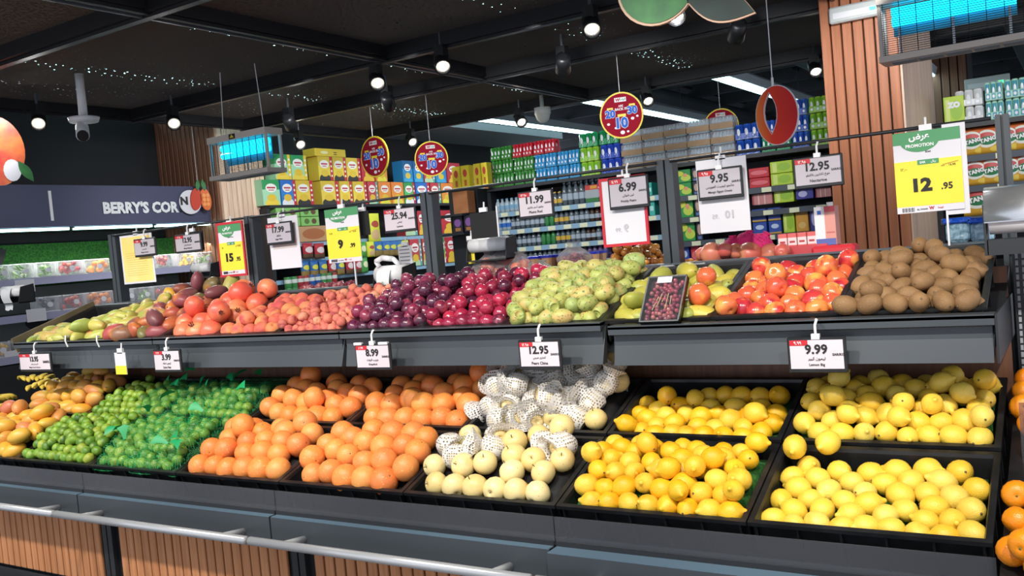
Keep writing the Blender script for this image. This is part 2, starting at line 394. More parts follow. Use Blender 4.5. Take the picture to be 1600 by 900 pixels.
# strip lights of the hall
def strip(x, y0, y1, lab):
    t = thing('strip_light', lab, 'ceiling light', (x, (y0+y1)/2, 3.8), group='long ceiling strip lights')
    L = (y1-y0)/2
    m = MB().prism([(-.16, .14), (-.06, .22), (.06, .22), (.16, .14), (.13, .02), (-.13, .02)], -L, L); m.build('housing', M['soffit'], t)
    n = int((y1-y0)/1.5)
    for i in range(n):
        a = -L+(i+.02)*(2*L/n); b = -L+(i+.98)*(2*L/n)
        MB().box(-.11, a, 0, .11, b, .02).build('tube', M['striplight'], t)
    m = MB()
    for yy in (-L*.8, -L*.3, L*.2, L*.7): m.cyl((0, yy, .2), (0, yy, 1.1), .008, n=5)
    m.build('hanging_wire', M['track'], t)
strip(-4.45, 5.6, 20, 'long bright strip light passing behind the hanging red ring cutout')
strip(-6.64, 5.6, 19.5, 'long bright strip light behind the largest red round sign')
strip(-8.65, 4.2, 20.5, 'long bright strip light farthest from the wooden pillar')
strip(-2.1, 14, 24, 'bright strip light just beyond the wooden pillar')
strip(-10.7, 4.2, 19.5, 'long strip light seen through the mesh of the canopy only')

# ------------------------------------------------------------------ the fruit stand
PXS = [-.215, -1.415, -2.62, -3.83, -5.04]
T1 = math.radians(19); T2 = math.radians(18.5)
where = ['at the wooden pillar end', 'under the white netted pears', 'under the grapefruit and netted limes', 'at the berry fridge end']
SL = MB().box(-.0222, 0, 0, .0222, .014, .42, b=.003).mesh('slat', M['wood'])
BR = None
for i in range(4):
    x1, x0 = PXS[i], PXS[i+1]; W = x1-x0; dy = -.03 if i == 0 else 0; dz = -.012 if i == 0 else 0
    t = thing('display_stand', 'grey metal two-tier fruit stand section ' + where[i], 'display stand', (x0, 2.42, 0), group=None)
    def P(name, mb, mt, smooth=False):
        return mb.build(name, M[mt], t, smooth)
    P('back_board', MB().box(.03, .055, .21, W-.03, .07, .65), 'blackm')
    n = 20
    for k in range(n): part('slat', SL, t, (.07+(W-.14)*(k+.5)/n, .04, .22))
    P('plinth', MB().box(0, .05, 0, W, .12, .2), 'metal_dark')
    P('corner_post', MB().box(-.035, .03, .0, -.004, .07, .66).box(.004, .03, 0, .035, .07, .66), 'metal_dark')
    P('ledge', MB().prism([(0, 0)]*0 or [(.004, .655), (W-.004, .655), (W-.004, .678), (.004, .678)], -.085+dy, .03)
      .box(.004, -.09+dy, .590, W-.004, -.075+dy, .6775), 'metal')
    P('ledge_top_sheen', MB().box(.006, -.088+dy, .6775, W-.006, -.056, .6795), 'ledge_sheen')  # thin skin carrying the ledge's reflected light as colour
    # rounded underside between the ledge and the slats
    P('apron', MB().box(.004, -.075+dy, .60, W-.004, .04, .655), 'metal')
    P('clear_strip', MB().box(.002, -.055, .680, W-.002, -.049, .768), 'clear')
    P('strip_holder', MB().box(.004, -.06, .677, W-.004, -.043, .692), 'metal_dark')
    # rail on its brackets
    P('rail', MB().cyl((.01, -.2, .625), (W-.01, -.2, .625), .016, n=12), 'steel', True)
    for bx in (.16, W-.16) if i else (.16, W-.16):
        b = P('bracket', MB().box(bx-.006, -.084, .56, bx+.03, -.078, .66), 'bright')
        MB().cyl((bx+.01, -.2, .625), (bx+.01, -.085, .61), .013, n=10).build('rail_arm', M['steel'], b, True)
    # decks, sloping up to the back
    dk = MB(); c, s = math.cos(T1), math.sin(T1)
    o = P('lower_deck', MB().box(0, 0, -.02, W, .86, 0), 'metal_dark'); o.location = (0, -.0, Z(-.945)); o.rotation_euler = (T1, 0, 0)
    o = P('upper_deck', MB().box(0, 0, -.015, W, .56, 0), 'metal_dark'); o.location = (0, .43, Z(-.385)); o.rotation_euler = (T2, 0, 0)
    fz0, fz1 = Z(-.432), Z(-.285)+dz; fy = .375+dy
    wx0 = .0 if i else .035
    P('upper_fascia', MB().prism([(0, 0)]*0 or [(wx0+.004, fz1-.012), (W-.004, fz1-.012), (W-.004, fz1), (wx0+.004, fz1)], fy, fy+.06)
      .add([(wx0+.004, fy, fz1-.004), (W-.004, fy, fz1-.004), (W-.004, fy, fz1-.03), (wx0+.004, fy, fz1-.03),
            (wx0+.012, fy+.028, fz1-.036), (W-.012, fy+.028, fz1-.036), (W-.012, fy+.028, fz0+.066), (wx0+.012, fy+.028, fz0+.066),
            (wx0+.012, fy+.012, fz0), (W-.012, fy+.012, fz0), (W-.012, fy+.05, fz0), (wx0+.012, fy+.05, fz0), (wx0+.004, fy+.05, fz1), (W-.004, fy+.05, fz1)],
           [(3, 2, 1, 0), (4, 5, 2, 3), (7, 6, 5, 4), (8, 9, 6, 7), (11, 10, 9, 8), (12, 13, 10, 11), (0, 1, 13, 12), (0, 12, 11, 8, 7, 4, 3), (1, 2, 5, 6, 9, 10, 13)]), 'metal')
    P('wood_back', MB().box(.0, .83, Z(-.62), W, .85, Z(-.2)), 'wood_d')
    P('back_ledge', MB().box(.0, 1.035, Z(-.165), W, 1.10, Z(-.125), b=.003), 'metal_light')
    P('far_deck', MB().add([(0, 1.10, Z(-.17)), (W, 1.10, Z(-.17)), (W, 1.75, Z(-.27)), (0, 1.75, Z(-.27)), (0, 1.10, Z(-.19)), (W, 1.10, Z(-.19)), (W, 1.75, Z(-.29)), (0, 1.75, Z(-.29))],
                            [(0, 1, 2, 3), (7, 6, 5, 4), (0, 4, 5, 1), (1, 5, 6, 2), (2, 6, 7, 3), (3, 7, 4, 0)]), 'metal_dark')
    pz = Z(.292)
    for nm, px_ in (('upright', 0.),) + ((('upright', W),) if i == 0 else ()):
        wq = .034 if px_ == 0 else .02
        P(nm, MB().box(px_-wq, 1.05, Z(-.6), px_-.004, 1.11, pz).box(px_+.004, 1.05, Z(-.6), px_+wq, 1.11, pz).box(px_-.006, 1.07, Z(-.6), px_+.006, 1.10, pz), 'metal')
    P('hanging_rod', MB().cyl((.03, 1.04, Z(.282)), (W-.03, 1.04, Z(.282)), .0065, n=8), 'metal_dark', True)
    if i == 0:
        P('end_plate', MB().prism([(0, 0)]*0 or [(W-.003, fz0), (W+.003, fz0), (W+.003, fz1), (W-.003, fz1)], fy, .98), 'metal_dark')
    if i == 3:
        P('end_panel', MB().box(-.02, .03, 0, 0, 1.6, .62), 'metal_dark')
# perforated side frame
for k, (xa, wq, yq) in enumerate(((-.20, .05, 3.3), (-.138, .075, 3.3))):
    t = thing('perforated_upright', ['narrow black perforated steel upright beside the kiwi crate', 'wide black perforated steel upright at the right edge behind the mandarins'][k], 'upright', (xa, yq, 0))
    MB().box(0, 0, 0, wq, .03, Z(-.125)).build('post', M['black'], t)
    MB().box(wq-.002, -.004, .3, wq+.003, .03, Z(-.125)).build('edge', M['bright'], t)
    sm = MB().box(-.004, -.002, 0, .004, .001, .016).mesh('slot', M['soffit'])
    for j in range(26):
        for u in (.012, .03):
            part('slot', sm, t, (u+.008*k, -.001, Z(-.72)+j*.0225))

# ------------------------------------------------------------------ crates
def crate_mesh(W, D, H, name):
    m = MB(); t = .008; b = .02
    def wall(p0, p1, q0, q1): pass
    # outer and inner tapered walls
    def ring(ins, z): return [(ins, ins, z), (W-ins, ins, z), (W-ins, D-ins, z), (ins, D-ins, z)]
    r = [ring(b+.006, 0), ring(.012, H-.012), ring(0, H-.012), ring(0, H), ring(.016, H), ring(.02, H-.01), ring(b+.014, .008)]
    V = [p for q in r for p in q]; F = []
    for j in range(len(r)-1):
        for i in range(4): F.append((j*4+i, j*4+(i+1) % 4, (j+1)*4+(i+1) % 4, (j+1)*4+i))
    F.append((3, 2, 1, 0)); k = (len(r)-1)*4; F.append((k, k+1, k+2, k+3)); m.add(V, F)
    return m.mesh(name, M['black'])
def crate_ribs(W, D, H):
    m = MB(); n = max(3, int(W/.11))
    for i in range(n+1):
        x = .02+(W-.04)*i/n; m.box(x-.003, .003, .01, x+.003, .018, H-.012)
    for i in range(4):
        y = .03+(D-.06)*i/3
        m.box(.003, y-.003, .01, .018, y+.003, H-.012); m.box(W-.018, y-.003, .01, W-.003, y+.003, H-.012)
    return m.mesh('rib', M['black'])
LW, LD, LH = .597, .40, .13
UW, UD, UH = .397, .50, .09
_cm = {'L': (crate_mesh(LW, LD, LH, 'crate'), crate_ribs(LW, LD, LH)), 'U': (crate_mesh(UW, UD, UH, 'crate'), crate_ribs(UW, UD, UH))}
class Frame:
    """a crate's own frame: u across, v up the slope, w out of the slope"""
    def __init__(s, kind, x0, row=0, lift=0):
        s.kind = kind; s.W, s.D, s.H = (LW, LD, LH) if kind == 'L' else (UW, UD, UH)
        s.T = T1 if kind == 'L' else T2
        T = Vector((0, math.cos(s.T), math.sin(s.T))); N = Vector((0, -math.sin(s.T), math.cos(s.T)))
        o = Vector((x0, 2.40, Z(-.808))) + T*(row*.412) if kind == 'L' else Vector((x0, 2.83, Z(-.284)))
        s.o = o - N*s.H + N*(lift+row*.006); s.Tv = T; s.N = N
    def __call__(s, u, v, w): return s.o + Vector((u, 0, 0)) + s.Tv*v + s.N*w
def crate(fr, label, lining=None, base=None, lin_label=None):
    t = thing('crate', label, 'crate', tuple(fr.o), (fr.T, 0, 0))
    part('tray', _cm[fr.kind][0], t); part('rib', _cm[fr.kind][1], t)['kind'] = 'stuff'
    if base:
        nu, nv = 16, 16; V = []; F = []
        for j in range(nv+1):
            for i in range(nu+1):
                u = .034+(fr.W-.068)*i/nu; v = .034+(fr.D-.068)*j/nv; V.append((u, v, base(u, v)))
        for j in range(nv):
            for i in range(nu): a = j*(nu+1)+i; F.append((a, a+1, a+nu+2, a+nu+1))
        o = len(V)      # skirt down to the tray floor
        edge = [i for i in range(nu+1)]+[(j+1)*(nu+1)-1 for j in range(1, nv+1)]+[nv*(nu+1)+i for i in range(nu-1, -1, -1)]+[j*(nu+1) for j in range(nv-1, 0, -1)]
        for e in edge: V.append((V[e][0], V[e][1], .01))
        k = len(edge)
        for q in range(k): F.append((edge[q], o+q, o+(q+1) % k, edge[(q+1) % k]))
        part('lining', mesh_from('lining', V, F, lining or M['blackm'], True), t)
    return t
def pack(fr, r, base, nmax, lim=1.45, seed=1, K=260, rvar=.08, mu=.9, edge=None, region=None, cling=.25, existing=None):
    rg = np.random.default_rng(seed); P = list(existing or []); out = []
    u0, u1, v0, v1 = region or (0, fr.W, 0, fr.D)
    e = edge if edge is not None else .018+r*.85
    for k in range(nmax):
        ri = r*(1+rvar*rg.uniform(-1, 1))
        c = np.stack([rg.uniform(u0+e, u1-e, K), rg.uniform(v0+e, v1-e, K)], 1)
        if P:          # half of the tries touch a fruit that already lies there
            A = np.array(P); q = rg.integers(0, len(P), K); an = rg.uniform(0, 2*PI, K); dd = (ri+A[q, 3])*mu*1.002
            t_ = np.stack([A[q, 0]+dd*np.cos(an), A[q, 1]+dd*np.sin(an)], 1)
            ok = (t_[:, 0] > u0+e) & (t_[:, 0] < u1-e) & (t_[:, 1] > v0+e) & (t_[:, 1] < v1-e)
            c = np.concatenate([c, t_[ok]])
        b = np.array([base(a[0], a[1]) for a in c]); h = b+ri
        nd = np.full(len(c), .2)
        if P:
            A = np.array(P); d2 = ((c[:, None, :]-A[None, :, :2])**2).sum(2); rr = ((ri+A[:, 3])*mu)**2
            hh = np.where(d2 < rr[None], A[None, :, 2]+np.sqrt(np.maximum(rr[None]-d2, 0)), -9).max(1); h = np.maximum(h, hh)
            nd = np.sqrt(d2.min(1))
        sc = h-b+cling*np.minimum(nd, 4*r)+rg.uniform(0, .1*r, len(c))+.12*c[:, 1]
        i = int(sc.argmin())
        if h[i]-b[i] > r*lim and k > 3:
            sc2 = h-b; i = int(sc2.argmin())
            if sc2[i] > r*lim: break
        P.append((c[i, 0], c[i, 1], h[i], ri)); out.append(P[-1])
    return out
# ------------------------------------------------------------------ fruit shapes
def spline(pts, n):
    """resample a coarse (z, r) outline smoothly"""
    p = [pts[0]]+list(pts)+[pts[-1]]; out = []
    for i in range(1, len(p)-2):
        for k in range(n):
            t = k/n; a, b, c, d = p[i-1], p[i], p[i+1], p[i+2]
            out.append(tuple(.5*((2*b[j])+(-a[j]+c[j])*t+(2*a[j]-5*b[j]+4*c[j]-d[j])*t*t+(-a[j]+3*b[j]-3*c[j]+d[j])*t**3) for j in (0, 1)))
    out.append(pts[-1]); return [(z, max(r, .0008)) for z, r in out]
def fruit_mesh(name, outline, m, n=16, lump=.03, seed=0, sub=3, flat=1., bend=0., cleft=0.):
    rg = random.Random(seed); pr = spline(outline, sub); V = []; F = []
    ph = [rg.uniform(0, 6.28) for _ in range(6)]; R0 = max(r for z, r in pr)
    for j, (z, r) in enumerate(pr):
        q = j/(len(pr)-1)*PI
        for i in range(n):
            t = 2*PI*i/n
            s = 1+lump*(math.sin(2*t+ph[0])*math.sin(q+ph[1])+.7*math.sin(3*t+ph[2])*math.sin(2*q)+.5*math.cos(t+ph[3])*math.cos(2*q+ph[4]))
            if cleft: s -= cleft*math.exp(-((min(t, 2*PI-t))/.22)**2)*math.sin(q)
            x = r*s*math.cos(t)+bend*R0*math.sin(q); V.append((x, r*s*math.sin(t)*flat, z))
    k = len(pr)
    for j in range(k-1):
        for i in range(n): F.append((j*n+i, j*n+(i+1) % n, (j+1)*n+(i+1) % n, (j+1)*n+i))
    F.append(tuple(range(n-1, -1, -1))); F.append(tuple((k-1)*n+i for i in range(n)))
    return mesh_from(name, V, F, m, True)
def ell(a, b, k=7):      # ellipse outline: half length a, half width b
    return [(-a*math.cos(PI*i/(k-1)), b*math.sin(PI*i/(k-1))) for i in range(k)]
FM = {}
FM['lemon'] = fruit_mat('lemon_peel', ['f5c021', 'fac62a', 'f2b81a', 'f7cf48', 'f0c63a'], .36, (14, 'e8a410', .52, .75), None, (330, .35))
FM['lemonp'] = fruit_mat('lemon_peel_pale', ['f0ce45', 'f3d050', 'eec53a', 'efd565', 'edbf30'], .36, (14, 'dcb432', .52, .78), None, (330, .35))
FM['grapefruit'] = fruit_mat('grapefruit_peel', ['f79648', 'f79044', 'f5a04f', 'f48644', 'f7a556'], .36, (9, 'f8864e', .52, .78), (120, 'fbb86c', .62, .7), (380, .3))
FM['mandarin'] = fruit_mat('mandarin_peel', ['f98d12', 'fb9a1c', 'f58410'], .28, None, None, (300, .3))
FM['pear'] = fruit_mat('china_pear_skin', ['ead493', 'efdca0', 'e6cb82', 'ecd79a'], .4, (12, 'd9b56c', .55, .8), (160, 'c29a58', .68, .73), (120, .06))
FM['lime'] = fruit_mat('lime_peel', ['5f8e28', '7aa430', '4d7a26', '93b23a', '40692a', '6d9a2c', 'adb444'], .32, (30, 'a3c04a', .5, .75), None, (420, .3))
FM['mango_y'] = fruit_mat('mango_skin_yellow', ['e9ae3c', 'e0a034', 'd9a63c', 'd98e50', 'e3a044', 'cf7a5a'], .42, (9, 'c9b04a', .5, .72), (150, '9a7a30', .68, .74), None)
FM['mango_g'] = fruit_mat('mango_skin_green', ['b7b45c', '9aa850', 'c4b560', 'a9b24e', 'c9a560'], .42, (9, 'd98a5a', .56, .74), (150, '77803a', .66, .72), None)
FM['mango_r'] = fruit_mat('mango_skin_red', ['8a4a52', 'b0504a', 'c06a3c', '7d4a50', '96604e', '6f7a44'], .4, (10, 'd8823a', .54, .72), (150, '5a3030', .66, .72), None)
FM['mango_e'] = fruit_mat('mango_skin_owais', ['c9b84a', 'b6b04a', 'd9c452', '9aa448', 'ccbb50', 'a7ac4c'], .42, (9, '8fa048', .5, .72), (170, '6f6a2a', .67, .72), None)
FM['pom'] = fruit_mat('pomegranate_skin', ['e8694c', 'dd5a48', 'ee7f58', 'd94a44'], .38, (9, 'f2a06a', .5, .75), (150, 'b04a38', .66, .72), (60, .08))
FM['peach'] = fruit_mat('peach_skin', ['e88658', 'dd6a50', 'eb9a5c', 'd45a52', 'f0a868'], .75, (16, 'c04a50', .48, .68), None, None)
FM['speach'] = fruit_mat('small_peach_skin', ['d0705c', 'dc8264', 'c46058', 'e09a76', 'cf6c5e'], .8, (34, 'b04e52', .48, .66), None, None)
FM['plum'] = fruit_mat('plum_skin', ['4c2036', '5a2340', '6b2542', '431d34', '8a2a48', '75304c'], .25, (24, '9a4a5a', .55, .75), (150, 'b09aa8', .66, .74), None, .4)
FM['plumr'] = fruit_mat('plum_skin_red', ['8a2240', '9e2848', 'b22a48', '5f2038', '4b1d34', 'c22f4c', '73233e'], .22, (24, 'c05060', .55, .75), (150, 'c0a0a8', .68, .74), None, .45)
FM['prickly'] = fruit_mat('prickly_pear_skin', ['a8b25c', 'b6b565', '98a858', 'bdb066', 'a0a85a', '9db068'], .5, (20, 'c9a566', .54, .7), (75, '6f8040', .6, .66), (60, .2))
FM['nect'] = fruit_mat('nectarine_skin', ['e0483a', 'ee7a42', 'd03538', 'f08f48', 'dd5240', 'c02c3a', 'e8643e'], .26, (16, 'f0a850', .55, .68), (18, 'a82238', .58, .72), None, .3)
FM['kiwi'] = fruit_mat('kiwi_skin', ['8a6640', '7f5f3c', '926f46', '856440', '8f6d48'], .7, (20, '7d5d3a', .5, .75), (260, 'a08058', .58, .75), (300, .12))
FM['gold'] = fruit_mat('golden_fruit', ['d08a34', 'b8702c', 'd89a40', 'a8622a'], .22, None, None, None, .3)
FM['rapple'] = fruit_mat('rosy_fruit', ['d8705c', 'cf5a55', 'e0866a', 'd97868'], .32, (12, 'e8a878', .5, .72), None, None)
FM['guava'] = fruit_mat('guava_skin', ['c4cc58', 'b4c04a', 'ccd068'], .4, None, None, None)
FM['grape'] = fruit_mat('red_grape', ['7e3044', 'a04452', '66283e', 'b87068'], .2, None, None, None, .4)
FM['banana'] = fruit_mat('banana_peel', ['f0d050', 'e8c848', 'f2d868'], .5, (12, 'c9b850', .55, .75), None, None)
SH = {}
def shape(kind, mats_, outline, n=16, lump=.03, nv=3, parts=(), **kw):
    SH[kind] = ([fruit_mesh(kind, outline, FM[mats_], n, lump, 11*i+len(kind), **kw) for i in range(nv)], list(parts))
def dot(r, h, z, m, name='stem', n=7): return (name, MB().lathe([(z-.001, r*.9), (z+h*.5, r), (z+h, r*.6)], n).mesh(name, M[m], True))
lem = [(-.040, 0), (-.0375, .009), (-.030, .0205), (-.014, .031), (.004, .0325), (.020, .0275), (.031, .015), (.0365, .0085), (.043, .005), (.0445, 0)]
shape('lemon', 'lemon', lem, 16, .03, 4, [dot(.0032, .0022, -.0405, 'stem', 'stem_button')], sub=2)
shape('pale_lemon', 'lemonp', lem, 16, .03, 4, [dot(.0032, .0022, -.0405, 'stem', 'stem_button')], sub=2)
shape('grapefruit', 'grapefruit', [(-.045, 0), (-.045, .012), (-.036, .034), (-.012, .0485), (.014, .048), (.037, .032), (.0455, .010), (.0445, 0)], 18, .015, 3, [dot(.003, .0015, .0445, 'stem', 'stem_scar')], sub=2)
shape('mandarin', 'mandarin', [(-.028, 0), (-.030, .012), (-.022, .029), (0, .037), (.022, .029), (.029, .012), (.026, 0)], 16, .02, 2, [dot(.003, .0015, .027, 'stem_g', 'stem_scar')], sub=2)
shape('china_pear', 'pear', [(-.034, 0), (-.036, .010), (-.034, .024), (-.012, .0415), (.010, .042), (.030, .030), (.0385, .013), (.034, .005), (.032, 0)], 16, .02, 3,
      [('stem', MB().cyl((0, 0, .030), (.003, .002, .047), .0018, n=5).mesh('stem', M['stem'])), ('blossom_end', MB().lathe([(-.0385, .004), (-.036, .009), (-.034, .003)], 9).mesh('blossom_end', M['stem']))], sub=2)
shape('lime', 'lime', [(-.026, 0), (-.0255, .006), (-.017, .019), (0, .0235), (.016, .020), (.0245, .008), (.0265, .003), (.027, 0)], 12, .03, 3, sub=2)
shape('mango', 'mango_y', [(-.058, 0), (-.056, .012), (-.040, .031), (-.008, .042), (.025, .038), (.048, .023), (.056, .009), (.057, 0)], 16, .03, 3, [dot(.003, .004, .056, 'stem')], sub=2, flat=.86, bend=.12)
shape('green_mango', 'mango_g', [(-.075, 0), (-.072, .010), (-.050, .026), (-.010, .036), (.030, .035), (.058, .022), (.068, .009), (.070, 0)], 16, .03, 3, [dot(.003, .004, .069, 'stem')], sub=2, flat=.85, bend=.25)
shape('red_mango', 'mango_r', [(-.068, 0), (-.065, .012), (-.046, .034), (-.008, .045), (.028, .042), (.055, .026), (.065, .009), (.066, 0)], 16, .03, 3, [dot(.003, .004, .065, 'stem')], sub=2, flat=.86, bend=.15)
shape('owais_mango', 'mango_e', [(-.062, 0), (-.060, .010), (-.044, .028), (-.008, .037), (.026, .035), (.050, .022), (.058, .009), (.060, 0)], 16, .03, 3, [dot(.003, .004, .059, 'stem')], sub=2, flat=.85, bend=.2)
crown = MB()
for i in range(6):
    a = 2*PI*i/6; b = a+.5; crown.add([(.009*math.cos(a), .009*math.sin(a), .048), (.009*math.cos(a+1.0), .009*math.sin(a+1.0), .048), (.016*math.cos(b), .016*math.sin(b), .066), (.010*math.cos(b), .010*math.sin(b), .064)], [(0, 1, 2), (0, 2, 3), (1, 3, 2)])
crown.cyl((0, 0, .045), (0, 0, .052), .010, n=8)
shape('pomegranate', 'pom', [(-.050, 0), (-.050, .012), (-.038, .038), (-.010, .054), (.018, .052), (.040, .034), (.048, .014), (.050, .008), (.050, 0)], 18, .03, 3, [('crown', crown.mesh('crown', mat('pomegranate_crown', '7a3a28', .7)))], sub=2)
shape('peach', 'peach', [(-.034, 0), (-.036, .008), (-.028, .026), (0, .038), (.022, .033), (.032, .016), (.029, .005), (.026, 0)], 16, .015, 3, sub=2, cleft=.05)
shape('small_peach', 'speach', [(-.020, 0), (-.021, .006), (-.014, .018), (0, .0235), (.014, .020), (.020, .009), (.018, .003), (.017, 0)], 12, .02, 3, sub=2, cleft=.05)
shape('plum', 'plum', [(-.027, 0), (-.027, .006), (-.019, .022), (0, .030), (.018, .025), (.0265, .010), (.024, .004), (.0225, 0)], 14, .015, 3, sub=2, cleft=.04)
shape('red_plum', 'plumr', [(-.027, 0), (-.027, .006), (-.019, .022), (0, .030), (.018, .025), (.0265, .010), (.024, .004), (.0225, 0)], 14, .015, 3, sub=2, cleft=.04)
pp = [(-.040, 0), (-.0385, .010), (-.026, .023), (0, .030), (.024, .0275), (.037, .018), (.038, .015), (.033, .010), (.032, 0)]
bumps = MB()
for i in range(22):
    z = -.026+.052*((i*7) % 22)/22; r_ = .030*math.sqrt(max(.05, 1-(z/.043)**2)); a = i*2.4
    bumps.lathe([(0, .0016), (.0022, .0008)], 5, Matrix.Translation((r_*math.cos(a), r_*math.sin(a), z)) @ Vector((math.cos(a), math.sin(a), 0)).to_track_quat('Z', 'Y').to_matrix().to_4x4())
shape('prickly_pear', 'prickly', pp, 14, .035, 3, [('spine_bumps', bumps.mesh('spine_bumps', mat('spine_bump', '7a6a34', .8)))], sub=2)
shape('nectarine', 'nect', [(-.033, 0), (-.034, .008), (-.026, .026), (0, .0365), (.021, .032), (.031, .015), (.028, .005), (.025, 0)], 16, .015, 3, sub=2, cleft=.05)
shape('kiwi', 'kiwi', [(-.039, 0), (-.038, .008), (-.028, .022), (-.002, .0295), (.026, .0235), (.037, .010), (.0385, 0)], 14, .035, 4, [dot(.0045, .0022, .037, 'stem', 'stem_end'), dot(.003, .002, -.040, 'stem', 'blossom_end')], sub=2)
shape('golden_fruit', 'gold', ell(.021, .019), 10, .02, 2, sub=1)
shape('rosy_fruit', 'rapple', [(-.036, 0), (-.038, .010), (-.028, .030), (0, .041), (.024, .036), (.035, .016), (.030, .005), (.028, 0)], 14, .02, 2, [('stem', MB().cyl((0, 0, .026), (.004, 0, .042), .0015, n=5).mesh('stem', M['stem']))], sub=2)
shape('guava', 'guava', ell(.024, .022), 12, .03, 2, sub=1)
shape('grape', 'grape', ell(.0135, .0115), 8, 0, 2, sub=1)
SH['lemon_button'] = None
PREF = {'lemon': 'lemon', 'pale_lemon': 'lemon', 'red_plum': 'plum', 'green_mango': 'mango', 'red_mango': 'mango', 'owais_mango': 'mango'}
def place(kind, pos, rot, sc, label, group, parts=True, cat=None):
    ms, ps = SH[kind]; nm = PREF.get(kind, kind)
    o = bpy.data.objects.new(nm, R.choice(ms)); COL.objects.link(o)
    o.location = pos; o.rotation_euler = rot; o.scale = (sc, sc, sc)
    o['label'] = label; o['category'] = cat or nm.replace('_', ' ').replace('small ', '').replace('golden fruit', 'fruit').replace('rosy fruit', 'apple'); o['group'] = group
    if parts:
        for nm_, me in ps:
            p = bpy.data.objects.new(nm_, me); p.parent = o; COL.objects.link(p)
    return o
def orient(mode):
    if mode == 'any': return Euler((R.uniform(0, 6.28), R.uniform(0, 6.28), R.uniform(0, 6.28)))
    # long fruit lies down: axis near the horizontal, any heading
    v = Vector((math.cos(a := R.uniform(0, 6.28)), math.sin(a)*.8, R.uniform(-.35, .45)))
    q = v.to_track_quat('Z', 'Y'); return (q @ Euler((0, 0, R.uniform(0, 6.28))).to_quaternion()).to_euler()
ORD = ('first second third fourth fifth sixth seventh eighth ninth tenth eleventh twelfth thirteenth fourteenth fifteenth sixteenth seventeenth eighteenth nineteenth twentieth '+' '.join('twenty-'+a for a in 'first second third fourth fifth sixth seventh eighth ninth'.split())).split()
def rank_labels(pts, r, base, desc, crate_):
    """each fruit by layer, row from the front and place from the left"""
    info = []
    for k, (u, v, h, ri) in enumerate(pts): info.append((1 if h-base(u, v) > 1.55*r else 0, int(v/(1.75*r)), u, k))
    out = [None]*len(pts); rows = {}
    for a in info: rows.setdefault((a[0], a[1]), []).append((a[2], a[3]))
    for (ly, rw), us in rows.items():
        for n_, (u, k) in enumerate(sorted(us)):
            out[k] = '%s%s, %s from left, %s row, %s' % (desc, ' on top' if ly else '', ORD[min(n_, 28)], ORD[min(rw, 28)], crate_)
    return out
def fill(fr, kind, r, base, nmax, desc, crate_, lim=1.45, seed=1, mode='any', parts=True, mu=.92, sc0=1., **kw):
    pts = pack(fr, r, base, nmax, lim, seed, mu=mu, **kw)
    for (u, v, h, ri), lb in zip(pts, rank_labels(pts, r, base, desc, crate_)):
        place(kind, fr(u, v, h), orient(mode), sc0*ri/r, lb, desc+'s in the '+crate_, parts)
    return pts
def heap(fr, r, rise, bump, taper=.05, f0=1.25, back=.25, front=0.):
    """top of the layer under the fruit: starts just under the rim in front, swells, falls off at the sides and the back"""
    def b(u, v):
        x = v/fr.D; g = min(1, x/.45); g = g*g*(3-2*g)
        if x > .72: g *= 1-back*(x-.72)/.28
        sd = min(1, min(u, fr.W-u)/taper) if taper else 1
        return fr.H - f0*r + front + (rise*x + bump*g)*(.35+.65*sd)
    return b
# ------------------------------------------------------------------ lower crates
LX = [-.220-.602*(k+1) for k in range(9)]      # left edges, right to left
names = ['lemon', 'lemon', 'pear', 'grapefruit', 'grapefruit', 'limebag', 'lime', 'mango']
clab = ['at the right end of the lower tier', 'between the pears and the right-end lemons', 'holding China pears', 'holding grapefruit next to the pears', 'holding grapefruit next to the netted limes', 'under the green netted limes', 'holding loose limes', 'holding mangoes at the left end']
FR = {}
for k in range(8):
    for row in (0, 1):
        fr = Frame('L', LX[k], row, 0); FR[k, row] = fr
rl = ['front', 'back']
def LC(k, row, base, lining=None): return crate(FR[k, row], 'black plastic crate in the lower %s row %s' % (rl[row], clab[k]), lining, base)
fr = FR[0, 0]; b = lambda u, v: .062+0*u; LC(0, 0, b, M['grass'])
fill(fr, 'pale_lemon', .034, b, 72, 'pale yellow lemon', 'right end front crate', 1.6, 3, 'lie', cling=.12, K=420, edge=.050)
for q, (u, v) in enumerate(((.06, .33), (.15, .36))):
    place('pale_lemon', fr(u, v, .165), orient('lie'), 1.08, '%s of two lemons perched on the back left corner, right end front crate' % ['left', 'right'][q], 'two lemons on top of the right front crate')
fr = FR[0, 1]; b = heap(fr, .034, .0, .035, f0=1.3, back=1.2); LC(0, 1, b, M['grass'])
fill(fr, 'pale_lemon', .034, b, 78, 'yellow lemon', 'right end back crate', 2.3, 5, 'lie', K=300)
fr = FR[1, 0]; b = heap(fr, .034, .0, .045, f0=1.5, back=1.0); LC(1, 0, b, M['grass'])
fill(fr, 'lemon', .034, b, 84, 'deep yellow lemon', 'front crate beside pears', 2.4, 7, 'lie')
fr = FR[1, 1]; b = lambda u, v: .07+.0*u; LC(1, 1, b, M['grass'])
fill(fr, 'lemon', .033, b, 58, 'yellow lemon', 'half empty back crate', 2.2, 9, 'lie', cling=.3, region=(0, fr.W, 0, .30))
fill(fr, 'lemon', .033, b, 8, 'small yellow lemon', 'half empty back crate', 1.3, 10, 'lie', region=(.2, fr.W, .26, fr.D))
